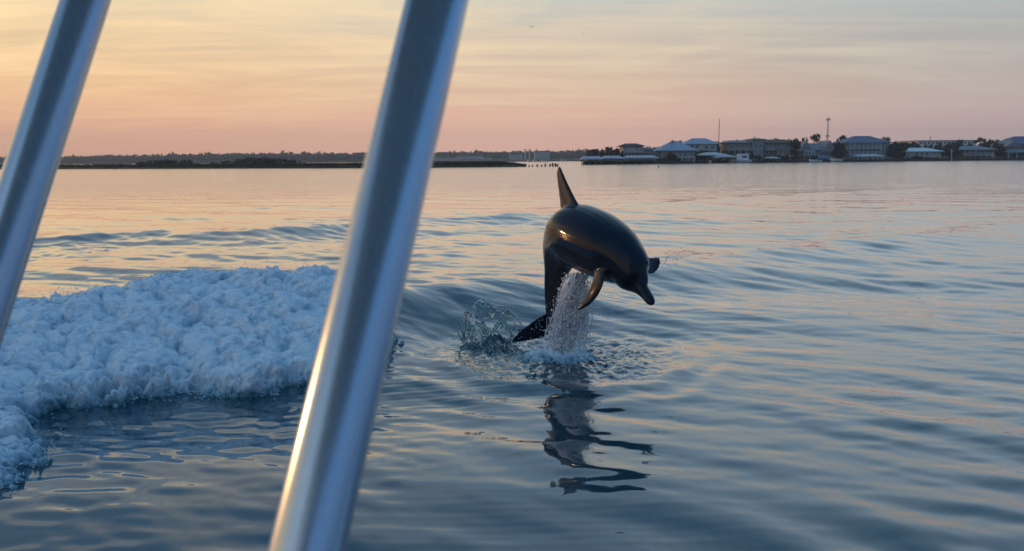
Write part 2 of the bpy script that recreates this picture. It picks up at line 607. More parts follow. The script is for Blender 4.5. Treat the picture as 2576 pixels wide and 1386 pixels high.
def poly_dist(x, y, P, vals):
    """signed distance to a polyline (+ on the camera side) and values interpolated along it"""
    best = np.full(x.shape, 1e9)
    out = [np.zeros(x.shape) for _ in vals]
    sg = np.zeros(x.shape)
    for i in range(len(P) - 1):
        ax, ay = P[i]
        bx, by = P[i + 1]
        dx, dy = bx - ax, by - ay
        t = np.clip(((x - ax) * dx + (y - ay) * dy) / (dx * dx + dy * dy), 0, 1)
        d = np.hypot(x - ax - t * dx, y - ay - t * dy)
        m = d < best
        best = np.where(m, d, best)
        cr = (y - ay) * dx - (x - ax) * dy
        sg = np.where(m, np.where(cr < 0, 1.0, -1.0), sg)
        for o, v in zip(out, vals):
            o[m] = (v[i] * (1 - t) + v[i + 1] * t)[m]
    return best * sg, out


WAKE = [(-14, 2.0), (-9, 4.2), (-6, 5.9), (-4.4, 7.0), (-3.2, 7.9), (-1.9, 8.5), (-1.0, 9.2), (0.5, 10.7), (3, 12.9), (7.2, 16.2), (14, 20.5), (26, 27)]
WAKE_H = [.30, .40, .42, .44, .52, .52, .38, .22, .17, .14, .10, .0]
WAKE_F = [1.15, 1.15, 1.1, 1.1, 1.1, 1.05, 1.05, 1.05, 1.2, 1.3, 1.5, 1.6]
WAKE2 = [(-26, 13.5), (-13, 17.2), (-6, 19.6), (-1, 24), (6, 31), (16, 40), (30, 50)]
WAKE2_H = [.10, .20, .22, .16, .12, .08, .0]
SPL = (0.50, 7.25)          # where the dolphin left the water


def water_z(x, y, fine=True):
    r = np.hypot(x, y)
    calm = 1.0 - 0.70 * sstep(14, 55, r)
    patch = 0.5 + 0.85 * sstep(-.45, .5, fbm2(x * .16 + 3, y * .12, 3))
    left = sstep(0.2, -1.6, x) * sstep(10, 6.5, y)             # slick, choppier water beside the wake
    z = samp(TILES[0], x, y) * calm * (1 - .4 * left)
    z = z + samp(TILES[1], x, y) * patch * calm * (1 - .30 * left) * (1 + .35 * sstep(5.5, 3.5, r))
    if fine:
        z = z + samp(TILES[2], x, y) * patch * (0.85 + .55 * left) * (1 - sstep(9, 26, r))
    d, (H, W) = poly_dist(x, y, WAKE, (WAKE_H, WAKE_F))
    wob = 0.25 * perlin2(x * .6, y * .6)
    dd = d + wob * .6
    prof = np.where(dd > 0, np.exp(-(dd / W) ** 2), np.exp(-(dd / (W * .6)) ** 2))
    z = z + H * prof - .05 * H * np.exp(-((dd - 2.1 * W) / (.9 * W)) ** 2)
    d2, (H2,) = poly_dist(x, y, WAKE2, (WAKE2_H,))
    d2 = d2 + .9 * perlin2(x * .22, y * .22)
    rough2 = np.exp(-((d2 - 1.4) / 2.3) ** 2) * sstep(9, -3, x) * (.35 + 1.1 * sstep(-.35, .5, fbm2(x * .35, y * .45 + 7, 2)))
    H2 = H2 * (.35 + .9 * sstep(-.5, .5, fbm2(x * .30 + 5, y * .30, 2)))
    z = z + .016 * fbm2(x * 1.3, y * 2.2, 3) * np.exp(-((d2 - 5) / 3.5) ** 2) * sstep(4, -3, x)
    z = z + H2 * np.exp(-(d2 / 1.3) ** 2) + rough2 * (.046 * fbm2(x * 1.6, y * 1.5, 3) + .045 * fbm2(x * .8 + 9, y * .9, 2))
    # churned ring where the dolphin broke the surface
    sx, sy = (x - SPL[0]), (y - SPL[1])
    rr = np.hypot(sx / .92, sy / 1.0)
    ch = np.exp(-((rr + .12 * perlin2(x * 3, y * 3)) / .95) ** 4)
    z = z + ch * (.048 * fbm2(x * 9, y * 7, 3) + .026 * fbm2(x * 23, y * 17, 2))
    ring = np.exp(-((rr - 1.25) / .45) ** 2)
    z = z + ring * .010 * np.cos((rr - 1.2) * 14 + 1.5 * perlin2(x * 2, y * 2))
    mx, my = x + .16, y - 7.52
    lumps = .75 + .5 * fbm2(x * 6, y * 6, 3)
    z = z + .20 * lumps * np.exp(-((mx / .12) ** 2 + (my / .16) ** 2)) + .05 * lumps * np.exp(-(((mx - .11) / .08) ** 2 + (my / .14) ** 2)) + .08 * np.exp(-(((mx + .20) / .14) ** 2 + (my / .14) ** 2))
    return z


def build_water():
    rs = []
    r = 0.6
    while r < 9000:
        rs.append(r)
        if r < 5.4: k = .0052
        elif r < 9.6: k = .0027
        elif r < 26: k = .0048
        elif r < 60: k = .0075
        elif r < 200: k = .02
        else: k = .08
        r *= 1 + k
    rs = np.array(rs)
    fine_a = np.arange(-46, 46.01, .145)
    coarse = np.arange(46, 314, 4.0)
    ang = np.radians(np.concatenate([fine_a, coarse[1:]]))
    na, nr = len(ang), len(rs)
    A, RR = np.meshgrid(ang, rs)
    x, y = RR * np.sin(A), RR * np.cos(A)
    z = water_z(x.ravel(), y.ravel()).reshape(x.shape)
    fade = 1 - sstep(60, 160, RR)
    back = sstep(-2.0, 1.0, y)
    z = z * fade * back
    v = np.stack([x, y, z], -1).reshape(-1, 3)
    i = np.arange(nr - 1)[:, None] * na
    j = np.arange(na)[None, :]
    j2 = (j + 1) % na
    q = np.stack([i + j, i + j2, i + na + j2, i + na + j], -1).reshape(-1, 4)[:, ::-1]
    me = np_mesh('water', v, quads=q)
    a = me.attributes.new('far', 'FLOAT', 'POINT')
    a.data.foreach_set('value', sstep(22, 70, RR).ravel().astype(np.float32))
    o = link('water', me, MT['water'], smooth=True)
    tag(o, kind='structure')
    # fill under the boat
    return o


build_water()

# ------------------------------------------------------------------ foam of the breaking wake
FOAM_POLY = [(-1.0, 7.2), (-1.2, 6.75), (-1.6, 6.25), (-2.2, 6.0), (-2.7, 6.05), (-3.05, 5.82), (-3.35, 5.55), (-2.9, 4.95), (-2.78, 4.3), (-3.1, 3.6), (-4.0, 2.9),
             (-7, 2.6), (-7.6, 5.4), (-6.1, 6.3), (-4.55, 7.4), (-3.3, 8.3), (-2.0, 8.9), (-1.5, 8.55), (-1.25, 7.8)]


def poly_sd(x, y, P):
    """distance inside a polygon (+ inside)"""
    best = np.full(x.shape, 1e9)
    ins = np.zeros(x.shape, bool)
    for i in range(len(P)):
        ax, ay = P[i]
        bx, by = P[(i + 1) % len(P)]
        dx, dy = bx - ax, by - ay
        t = np.clip(((x - ax) * dx + (y - ay) * dy) / (dx * dx + dy * dy), 0, 1)
        best = np.minimum(best, np.hypot(x - ax - t * dx, y - ay - t * dy))
        c = ((ay > y) != (by > y)) & (x < (bx - ax) * (y - ay) / (by - ay + 1e-12) + ax)
        ins ^= c
    return np.where(ins, best, -best)


def build_foam():
    st = .0125
    xs, ys = np.arange(-5.6, -0.55, st), np.arange(3.4, 9.15, st)
    x, y = np.meshgrid(xs, ys)
    sh = x.shape
    xf, yf = x.ravel(), y.ravel()
    # warp so lumps are not axis aligned
    wx = xf + .16 * fbm2(xf * 1.7, yf * 1.7, 2)
    wy = yf + .16 * fbm2(xf * 1.7 + 40, yf * 1.7, 2)
    sd = poly_sd(xf, yf, FOAM_POLY)
    sd = sd + .20 * fbm2(xf * 2.3 + 5, yf * 2.3, 4, .6) + .22 * fbm2(xf * 6.5, yf * 6.5, 5, .68)
    m = sstep(-.01, .30, sd)
    wz = water_z(xf, yf, False)
    big = 1 - worley2(wx * 2.1, wy * 2.1) ** 2
    med = 1 - worley2(wx * 5.2 + 9, wy * 5.2) ** 2
    sml = 1 - worley2(wx * 12.5 + 3, wy * 12.5) ** 2
    fin = fbm2(wx * 26, wy * 26, 3, .65)
    tiny = 1 - worley2(wx * 29 + 8, wy * 29) ** 2
    lump = .13 * big + .085 * med + .038 * sml + .016 * tiny + .010 * fin - .06
    holes = sstep(.10, .55, fbm2(xf * 3.1 + 70, yf * 3.1, 5, .7)) * .10
    T = m * (lump + .015) - holes * (1 - .5 * m) - .035 * (1 - m)
    # crest throws up ragged tips
    d, (H, W) = poly_dist(xf, yf, WAKE, (WAKE_H, WAKE_F))
    crest = np.exp(-((d - .05) / .22) ** 2) * m
    gate = sstep(-.1, .45, fbm2(xf * 1.1 + 31, yf * 1.1, 2))
    tips = (np.clip(fbm2(xf * 5.5, yf * 5.5, 4, .62), 0, 1) * .42 + np.clip(fbm2(xf * 17, yf * 17, 2), 0, 1) * .12) * (.2 + .8 * gate)
    T = T + crest * tips
    # lumps lean towards the trough
    gx, gy = .05 * fbm2(wx * 7 + 11, wy * 7, 3), .05 * fbm2(wx * 7 - 31, wy * 7, 3)
    px = xf + gx * m + lump * m * .45
    py = yf + gy * m - lump * m * .75
    pz = wz + T
    v = np.stack([px, py, pz], -1)
    nx = sh[1]
    idx = np.arange(sh[0] * sh[1]).reshape(sh)
    q = np.stack([idx[:-1, :-1], idx[:-1, 1:], idx[1:, 1:], idx[1:, :-1]], -1).reshape(-1, 4)
    keep = (T[q].max(1) > -.02)
    q = q[keep]
    used = np.unique(q)
    remap = np.full(len(v), -1)
    remap[used] = np.arange(len(used))
    me = np_mesh('wake_foam', v[used], quads=remap[q])
    a = me.attributes.new('thick_shade', 'FLOAT', 'POINT')
    cav_shade = (.30 + .70 * (sml * .5 + med * .5)) * (.75 + .25 * tiny)  # painted shade: darkens the foam colour in the valleys between lumps
    a.data.foreach_set('value', (np.clip(T[used] / .12 + .10, 0, 1) * cav_shade[used]).astype(np.float32))
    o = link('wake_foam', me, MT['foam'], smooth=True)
    tag(o, 'white churning foam of the breaking wake wave beside the boat', 'foam', kind='stuff')
    return v, T, crest


FOAM_V, FOAM_T, FOAM_C = build_foam()


_ico = None


def drops(name, pts, rad, mat, stretch=None):
    """many little droplets joined into one mesh"""
    global _ico
    if _ico is None:
        bm = bmesh.new()
        bmesh.ops.create_icosphere(bm, subdivisions=1, radius=1.0)
        bm.verts.ensure_lookup_table()
        _ico = (np.array([v.co[:] for v in bm.verts]), np.array([[v.index for v in f.verts] for f in bm.faces]))
        bm.free()
    V, F = _ico
    pts, rad = np.asarray(pts), np.asarray(rad)
    sc = np.ones((len(pts), 1, 3)) * rad[:, None, None]
    sc = sc * (1 + .35 * rng.uniform(-1, 1, size=(len(pts), 1, 3)))
    if stretch is not None:
        sc[:, :, 2] *= np.asarray(stretch)[:, None]
    v = (V[None] * sc + pts[:, None, :]).reshape(-1, 3)
    f = (F[None] + (np.arange(len(pts)) * len(V))[:, None, None]).reshape(-1, 3)
    return link(name, np_mesh(name, v, tris=f), mat, smooth=True)


def foam_spray():
    w = FOAM_C * (FOAM_T > .05)
    p = w / w.sum()
    i = rng.choice(len(w), 1500, p=p)
    pts = FOAM_V[i] + np.stack([rng.normal(0, .03, 1500), rng.normal(0, .03, 1500), np.abs(rng.exponential(.035, 1500))], -1)
    rad = rng.uniform(.0022, .006, 1500)
    e = np.exp(-((FOAM_T - .0) / .012) ** 2)
    p = e / e.sum()
    j = rng.choice(len(e), 900, p=p)
    pts2 = FOAM_V[j] + np.stack([rng.normal(.02, .05, 900), rng.normal(-.03, .06, 900), np.abs(rng.exponential(.02, 900))], -1)
    o = drops('wake_spray', np.concatenate([pts, pts2]), np.concatenate([rad, rng.uniform(.002, .006, 900)]), MT['drop'])
    tag(o, 'fine droplets thrown up along the crest of the foaming wake', 'spray', kind='stuff')


foam_spray()

# ------------------------------------------------------------------ dolphin
RV = Vector((-.86, -.51, -.22)).normalized()         # the dolphin's right-hand side
SPINE = [  # picture x, y, depth, half width, half height, shift of the section towards the back
    (1641, 766, 6.20, .016, .014), (1637, 758, 6.23, .038, .034), (1625, 740, 6.30, .046, .044), (1614, 727, 6.345, .056, .060),
    (1605, 712, 6.39, .092, .106), (1592, 693, 6.44, .138, .160), (1578, 666, 6.52, .178, .198), (1543, 637, 6.68, .238, .258),
    (1494, 609, 6.92, .265, .288), (1446, 594, 7.18, .250, .282), (1415, 624, 7.40, .175, .215), (1398, 682, 7.56, .098, .130),
    (1389, 735, 7.65, .064, .092), (1384, 782, 7.70, .036, .060), (1380, 806, 7.73, .020, .026)]


def catmull(P, n):
    P = np.asarray(P, float)
    P = np.vstack([2 * P[0] - P[1], P, 2 * P[-1] - P[-2]])
    out = []
    for i in range(1, len(P) - 2):
        for k in range(n):
            t = k / n
            a, b, c, d = P[i - 1], P[i], P[i + 1], P[i + 2]
            out.append(.5 * (2 * b + (c - a) * t + (2 * a - 5 * b + 4 * c - d) * t * t + (3 * b - a - 3 * c + d) * t ** 3))
    out.append(P[-2])
    return np.array(out)


def loft(rings, close=True):
    n = len(rings[0])
    v = [p for r in rings for p in r]
    f = []
    for i in range(len(rings) - 1):
        for k in range(n):
            f.append((i * n + k, i * n + (k + 1) % n, (i + 1) * n + (k + 1) % n, (i + 1) * n + k))
    f.append(tuple(range(n))[::-1])
    f.append(tuple((len(rings) - 1) * n + k for k in range(n)))
    return v, f


def fin_rings(secs, n=14):
    """secs: (leading point, trailing point, thickness, normal)"""
    arr = np.array([list(a) + list(b) + [t] + list(nm) for a, b, t, nm in secs])
    arr = catmull(arr, 6)
    out = []
    for r in arr:
        L, T, th, nm = Vector(r[0:3]), Vector(r[3:6]), max(r[6], .004), Vector(r[7:10]).normalized()
        ring = []
        for k in range(n):
            an = 2 * math.pi * k / n
            c = .5 - .5 * math.cos(an)                    # 0 leading .. 1 trailing
            prof = math.sin(an) * (1.15 - .55 * c)
            ring.append(L.lerp(T, c) + nm * prof * th * .5)
        out.append(ring)
    return out


def build_dolphin():
    ctl = []
    for x, y, Y, w, h in SPINE:
        p = at(x, y, Y)
        ctl.append([p.x, p.y, p.z, w, h])
    sp = catmull(ctl, 8)
    pos = [Vector(r[:3]) for r in sp]
    frames, rings = [], []
    for i, r in enumerate(sp):
        t = (pos[max(i - 1, 0)] - pos[min(i + 1, len(sp) - 1)]).normalized()      # towards the beak
        rt = (RV - t * RV.dot(t)).normalized()
        up = rt.cross(t).normalized()
        frames.append((pos[i], t, rt, up, r[3], r[4]))
        ring = []
        w, h = max(r[3], .006), max(r[4], .006)
        for k in range(28):
            a = 2 * math.pi * k / 28
            c, s = math.cos(a), math.sin(a)
            e = .92
            ring.append(pos[i] + rt * (w * math.copysign(abs(c) ** e, c)) + up * (h * math.copysign(abs(s) ** e, s)))
        rings.append(ring)
    mb = MB()
    mb.add(*loft(rings))
    fr = lambda i: frames[int(i * 8)]
    # dorsal fin
    p, t, rt, up, w, h = fr(9)
    p5 = fr(8.62)
    lead0 = p5[0] + p5[3] * (p5[5] * .90)
    b9 = fr(9.55)
    trail0 = b9[0] + b9[3] * (b9[5] * .86)
    tip = at(1409, 417, 7.42)
    base_mid = lead0.lerp(trail0, .5)
    ax = tip - base_mid
    nm = rt
    secs = []
    for q, ch, th in ((-.05, 1.0, .062), (.16, .84, .054), (.40, .64, .046), (.62, .48, .038), (.82, .34, .030), (.95, .22, .020), (1.0, .10, .010)):
        sweep = q ** 1.7
        lead = lead0 + (tip - lead0) * q + (trail0 - lead0) * (.03 * math.sin(math.pi * max(q, 0)))
        chord = (trail0 - lead0) * ch * .84
        secs.append((lead, lead + chord, th, nm))
    mb.add(*loft(fin_rings(secs)))
    # right flipper (faces the boat)
    rl, rtl = at(1523, 688, 6.44), at(1494, 690, 6.58)
    secs = [(at(1530, 670, 6.50), at(1492, 668, 6.64), .060, (-.45, -.85, .25)),
            (rl, rtl, .052, (-.5, -.8, .25)),
            (at(1517, 716, 6.42), at(1486, 716, 6.55), .042, (-.6, -.75, .25)),
            (at(1504, 744, 6.44), at(1474, 744, 6.56), .032, (-.65, -.7, .2)),
            (at(1486, 765, 6.49), at(1461, 764, 6.58), .024, (-.6, -.75, .1)),
            (at(1466, 778, 6.55), at(1451, 775, 6.61), .015, (-.6, -.75, .1)),
            (at(1454, 782, 6.59), at(1449, 780, 6.61), .008, (-.6, -.75, .1))]
    mb.add(*loft(fin_rings(secs)))
    # left flipper, showing past the head
    nf = (-.25, -.80, .55)
    secs = [(at(1592, 672, 6.74), at(1588, 640, 6.86), .055, nf),
            (at(1618, 684, 6.80), at(1612, 640, 6.92), .045, nf),
            (at(1640, 690, 6.86), at(1632, 645, 7.00), .034, nf),
            (at(1654, 680, 6.92), at(1645, 646, 7.04), .024, nf),
            (at(1661, 666, 6.97), at(1654, 645, 7.06), .015, nf),
            (at(1663, 655, 7.01), at(1659, 646, 7.06), .008, nf)]
    mb.add(*loft(fin_rings(secs)))
    # flukes
    nfl = (.35, -.62, .70)
    secs = [(at(1388, 770, 7.68), at(1400, 792, 7.74), .050, nfl),
            (at(1379, 784, 7.67), at(1398, 812, 7.76), .046, nfl),
            (at(1352, 799, 7.62), at(1384, 840, 7.74), .038, nfl),
            (at(1327, 817, 7.57), at(1362, 852, 7.67), .030, nfl),
            (at(1304, 836, 7.52), at(1331, 858, 7.58), .022, nfl),
            (at(1289, 852, 7.48), at(1303, 863, 7.50), .014, nfl),
            (at(1281, 862, 7.46), at(1285, 866, 7.46), .008, nfl)]
    mb.add(*loft(fin_rings(secs)))
    nfl = (.15, -.70, .68)
    secs = [(at(1384, 772, 7.70), at(1376, 800, 7.74), .050, nfl),
            (at(1396, 786, 7.74), at(1388, 822, 7.80), .044, nfl),
            (at(1420, 800, 7.82), at(1406, 838, 7.88), .036, nfl),
            (at(1442, 818, 7.90), at(1428, 846, 7.95), .026, nfl),
            (at(1458, 836, 7.97), at(1450, 850, 8.00), .016, nfl),
            (at(1466, 850, 8.02), at(1463, 854, 8.03), .008, nfl)]
    mb.add(*loft(fin_rings(secs)))
    me = pydata('dolphin_raw', mb.v, mb.f)
    bm = bmesh.new()
    bm.from_mesh(me)
    bmesh.ops.recalc_face_normals(bm, faces=bm.faces)
    bm.to_mesh(me)
    bm.free()
    tmp = bpy.data.objects.new('dolphin_raw', me)
    COL.objects.link(tmp)
    md = tmp.modifiers.new('r', 'REMESH')
    md.mode = 'VOXEL'
    md.voxel_size = .0085
    sm = tmp.modifiers.new('s', 'SMOOTH')
    sm.factor, sm.iterations = .5, 7
    dg = bpy.context.evaluated_depsgraph_get()
    me2 = bpy.data.meshes.new_from_object(tmp.evaluated_get(dg))
    bpy.data.objects.remove(tmp)
    nv = len(me2.vertices)
    co = np.empty(nv * 3, np.float32)
    me2.vertices.foreach_get('co', co)
    co = co.reshape(-1, 3).astype(float)
    P = np.array([f[0][:] for f in frames])
    U = np.array([f[3][:] for f in frames])
    RT = np.array([f[2][:] for f in frames])
    HH = np.array([max(f[5], .02) for f in frames])
    WW = np.array([max(f[4], .02) for f in frames])
    near = np.zeros(nv, int)
    for a in range(0, nv, 20000):
        d = ((co[a:a + 20000, None, :] - P[None]) ** 2).sum(-1)
        near[a:a + 20000] = d.argmin(1)
    rel = co - P[near]
    lu = (rel * U[near]).sum(1) / HH[near]
    lr = (rel * RT[near]).sum(1) / WW[near]
    # groove of the mouth along the beak
    s = near / 8.0
    mouth = np.exp(-((lu + .18 - .10 * (s - 2)) / .13) ** 2) * sstep(.2, .8, s) * sstep(5.0, 4.0, s) * (np.abs(lr) > .2)
    dirn = rel / (np.linalg.norm(rel, axis=1, keepdims=True) + 1e-6)
    co = co - dirn * (mouth * .008)[:, None]
    me2.vertices.foreach_set('co', co.astype(np.float32).ravel())
    at_ = me2.attributes.new('dorsal', 'FLOAT', 'POINT')
    fins = sstep(1.12, 1.3, np.maximum(np.abs(lr), np.abs(lu)))
    at_.data.foreach_set('value', np.clip((.5 + .5 * lu) * (1 - fins) + .8 * fins, 0, 1).astype(np.float32))
    me2.name = 'dolphin'
    me2.update()
    o = link('dolphin', me2, MT['dolphin'], smooth=True)
    tag(o, 'dark wet dolphin leaping clear of the water, beak pointing down', 'dolphin')
    # eyes
    fe = fr(5.15)
    for sgn in (1, -1):
        c = fe[0] + fe[2] * (sgn * fe[4] * .93) + fe[3] * (-fe[5] * .18)
        bm = bmesh.new()
        bmesh.ops.create_uvsphere(bm, u_segments=12, v_segments=8, radius=.014)
        bmesh.ops.translate(bm, verts=bm.verts, vec=c)
        em = bpy.data.meshes.new('eye')
        bm.to_mesh(em)
        bm.free()
        link('eye', em, MT['eye'], o, smooth=True)
    return frames


DF = build_dolphin()

# ------------------------------------------------------------------ splash round the dolphin
def build_splash():
    # water streaming off the belly and tail: many thin falling strands
    mb = MB()
    g = np.random.default_rng(21)
    strands = 150
    dpts, drad, dstr = [], [], []
    for i in range(strands):
        u = g.uniform(-1, 1) * .8 + g.normal(0, .15)
        u = max(-1, min(1, u))
        top = at(1450 + u * 42, 700 - 14 * (1 - u * u) + g.uniform(-4, 46), 6.98 + g.normal(0, .07))
        bx = 1420 + u * 50 + g.normal(0, 10)
        bot = at(bx, 872 + g.uniform(-22, 20), 7.22 + g.normal(0, .10))
        bot.z = max(bot.z, -.01)
        k = g.uniform(.35, 1.0)
        s0 = g.uniform(0, 1 - k * .8)
        pts, rads = [], []
        wob = Vector((g.normal(0, .010), g.normal(0, .010), 0))
        ns = 9
        ph = g.uniform(0, 6)
        for j in range(ns):
            q = s0 + (min(1.0, s0 + k) - s0) * j / (ns - 1)
            p = top.lerp(bot, q) + wob * math.sin(q * 9 + ph) + Vector((g.normal(0, .0035), g.normal(0, .0035), 0))
            p.x += .035 * math.sin(q * 2.2) * (u + .3)
            pts.append(p)
            e = math.sin(math.pi * (j + .4) / ns)
            rads.append(max(.0008, g.uniform(.0015, .0045) * e))
        mb.tube(pts, rads, 6)
        for _ in range(44):
            q = g.uniform(0, 1)
            p = top.lerp(bot, q) + Vector((g.normal(0, .012 + .022 * q), g.normal(0, .035), g.normal(0, .02)))
            dpts.append(p[:])
            drad.append(.0022 + .0065 * g.uniform(0, 1) ** 3)
            dstr.append(g.uniform(.8, 1.2 + .9 * q))
    # white sheet inside the stream
    sheet = MB()
    nu, nv_ = 40, 70
    for layer in range(2):
        v = []
        for a in range(nv_):
            q = a / (nv_ - 1)
            for b in range(nu):
                u = b / (nu - 1) * 2 - 1
                c = at(1452 + u * (30 - 6 * q) - 32 * q, 694 - 10 * (1 - u * u) + 176 * q, 6.97 + .24 * q + .05 * layer)
                n1 = float(perlin2(np.array([u * 4.0 + layer * 9]), np.array([q * 2.2]))[0])
                n2 = float(perlin2(np.array([u * 11.0 + 4]), np.array([q * 7 + layer * 5]))[0])
                v.append(c + Vector((n2 * .010, -.05 * (1 - u * u) + n1 * .05 + n2 * .03, n2 * .016)) + Vector((float(perlin2(np.array([u * 2 + 7]), np.array([q * 6]))[0]) * .03, 0, 0)))
        f = []
        for a in range(nv_ - 1):
            for b in range(nu - 1):
                u, q = b / (nu - 1) * 2 - 1, a / (nv_ - 1)
                hole = float(perlin2(np.array([u * 6 + layer * 31]), np.array([q * 4.5]))[0]) + .5 * float(perlin2(np.array([u * 15]), np.array([q * 10 + layer * 7]))[0])
                edge = abs(u) + .25 * float(perlin2(np.array([q * 9.0]), np.array([layer * 3 + u])) [0])
                if hole < .34 + .14 * (1 - q) and edge < .95:
                    f.append((a * nu + b, a * nu + b + 1, (a + 1) * nu + b + 1, (a + 1) * nu + b))
        sheet.add(v, f)
    root = empty('falling_water', tuple(on_water(1420, 885)))
    tag(root, 'white curtain of water streaming off the dolphin into the sea', 'splash', kind='stuff')
    tag(mb.build('strand', MT['spray'], root, True), kind='stuff')
    so = sheet.build('water_sheet', MT['froth'], root, True)
    sd = so.modifiers.new('t', 'SOLIDIFY')
    sd.thickness = .006
    # foam boil at the foot of the stream
    st = .011
    xs, ys = np.arange(-.35, 1.15, st), np.arange(6.5, 8.1, st)
    x, y = np.meshgrid(xs, ys)
    sh = x.shape
    xf, yf = x.ravel(), y.ravel()
    r = np.hypot((xf - .42) / .36, (yf - 7.18) / .36)
    T = np.exp(-r ** 2) * (.03 + .07 * (1 - worley2(xf * 9, yf * 9)) ** 1.3 + .05 * (1 - worley2(xf * 22, yf * 22)) + .03 * fbm2(xf * 30, yf * 30, 3)) - .028 - .03 * np.clip(fbm2(xf * 8, yf * 8, 3), 0, 1)
    z = water_z(xf, yf) + T
    v = np.stack([xf + .02 * fbm2(xf * 16, yf * 16, 2), yf + .02 * fbm2(xf * 16 + 9, yf * 16, 2), z], -1)
    idx = np.arange(len(xf)).reshape(sh)
    q = np.stack([idx[:-1, :-1], idx[:-1, 1:], idx[1:, 1:], idx[1:, :-1]], -1).reshape(-1, 4)
    q = q[T[q].max(1) > -.004]
    used = np.unique(q)
    rm = np.full(len(v), -1)
    rm[used] = np.arange(len(used))
    me = np_mesh('splash_foam', v[used], quads=rm[q])
    a = me.attributes.new('thick_shade', 'FLOAT', 'POINT')
    a.data.foreach_set('value', np.clip(T[used] / .07 + .1, 0, 1).astype(np.float32))
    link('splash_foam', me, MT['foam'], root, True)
    # drops in the stream and round about
    for _ in range(900):
        a, rr_ = g.uniform(0, 2 * math.pi), abs(g.normal(0, .5))
        p = (.45 + rr_ * 1.15 * math.cos(a), 7.2 + rr_ * math.sin(a), abs(g.exponential(.05)) + .005)
        dpts.append(p); drad.append(g.uniform(.0016, .005)); dstr.append(1.0)
    for _ in range(260):    # thrown to the right of the stream
        q = g.uniform(0, 1)
        p = at(1490 + 40 * g.normal(0, .6), 740 + 130 * q, 7.0 + g.normal(0, .1))
        dpts.append(p[:]); drad.append(g.uniform(.0016, .0045)); dstr.append(1.5)
    for _ in range(110):    # behind the left flipper
        q = g.beta(1.2, 1.6)
        p = at(1664 + 66 * q + g.normal(0, 4), 666 - 30 * q + g.normal(0, 12), 7.1 + .15 * q)
        dpts.append(p[:]); drad.append(g.uniform(.002, .0058)); dstr.append(1.0)
    for _ in range(60):
        p = at(1360 + g.normal(0, 10), 720 + 110 * g.uniform(0, 1), 7.6)
        dpts.append(p[:]); drad.append(g.uniform(.0014, .004)); dstr.append(1.5)
    d = drops('splash_drops', dpts, drad, MT['froth'], dstr)
    tag(d, 'scattered droplets flying around the leaping dolphin', 'droplets', kind='stuff')

    # clear lobe of water thrown up behind the tail
    root2 = empty('splash_lobe', tuple(on_water(1240, 875)))
    tag(root2, 'clear arching lobe of thrown water with a bright rim behind the tail', 'splash')
    base = on_water(1240, 872)
    nu, nv_ = 46, 30
    v, f = [], []
    sk = lambda a, b: float(perlin2(np.array([a]), np.array([b]))[0])
    rim = []
    for a in range(nv_):
        q = a / (nv_ - 1)
        for b in range(nu):
            t = b / (nu - 1)
            an = math.pi * (.02 + .96 * t)
            hgt = .44 * math.sin(an) ** .75 * (1 + .12 * sk(t * 6, 1.7))
            wid = .235 * (1 + .25 * q)
            p = base + Vector((-wid * math.cos(an) * (1 - .30 * (1 - q)) - .02 + .05 * q * q, -.16 + .34 * q - .10 * math.sin(an), hgt * (math.sin(math.pi * .5 * min(1, q * 1.25)) ** .8) - .03))
            p.x -= .16 * max(0, p.z) * (1.2 - t) * 1.6
            p += Vector((sk(t * 9, q * 7), sk(t * 9 + 5, q * 7), sk(t * 8, q * 9 + 3))) * .034
            v.append(p)
            if a == nv_ - 1:
                rim.append(p)
    for a in range(nv_ - 1):
        for b in range(nu - 1):
            if sk(b / nu * 8 + 2, a / nv_ * 6) + .6 * sk(b / nu * 21 + 2, a / nv_ * 17) < -.22:
                f.append((a * nu + b, a * nu + b + 1, (a + 1) * nu + b + 1, (a + 1) * nu + b))
    m = MB()
    m.add(v, f)
    so = m.build('water_sheet', MT['clear'], root2, True)
    sd = so.modifiers.new('t', 'SOLIDIFY')
    sd.thickness = .005
    m = MB()
    m.tube(rim, [.004 + .009 * abs(sk(i * .35, 4.2)) for i in range(len(rim))], 7)
    for i in range(4):
        b0 = int(g.integers(4, nu - 4))
        col = [v[a * nu + b0 + int(round(1.5 * math.sin(a * .3 + i)))] for a in range(2, nv_, 3)]
        m.tube(col, [.002 + .003 * abs(sk(j * .7, i + .5)) for j in range(len(col))], 6)
    m.build('rim', MT['drop'], root2, True)
    # low splash tongue on its left
    m = MB()
    for i in range(26):
        p0 = on_water(1165 + 70 * g.uniform(0, 1), 868 + g.uniform(-10, 8))
        L, h = g.uniform(.08, .24), g.uniform(.03, .13)
        dx = g.choice([-1, 1]) * g.uniform(.3, 1)
        pts = [p0 + Vector((dx * L * q, g.normal(0, .008), h * 4 * q * (1 - q * .72))) for q in np.linspace(0, 1, 8)]
        m.tube(pts, [.0085 * math.sin(math.pi * (j + .5) / 8) * g.uniform(.5, 1) + .001 for j in range(8)], 6)
    m.build('water_tongue', MT['clear'], root2, True)
    pts = []
    for _ in range(260):
        t = g.uniform(0, 1)
        p = rim[int(t * (len(rim) - 1))] + Vector((g.normal(0, .05), g.normal(0, .05), g.normal(.0, .05)))
        p.z = max(p.z, .01)
        pts.append(p[:])
    dd = drops('lobe_drops', pts, g.uniform(.0018, .005, 260), MT['drop'])
    tag(dd, kind='stuff')
    dd.parent = root2
    dd.matrix_parent_inverse = Matrix.Translation(root2.location).inverted()


build_splash()

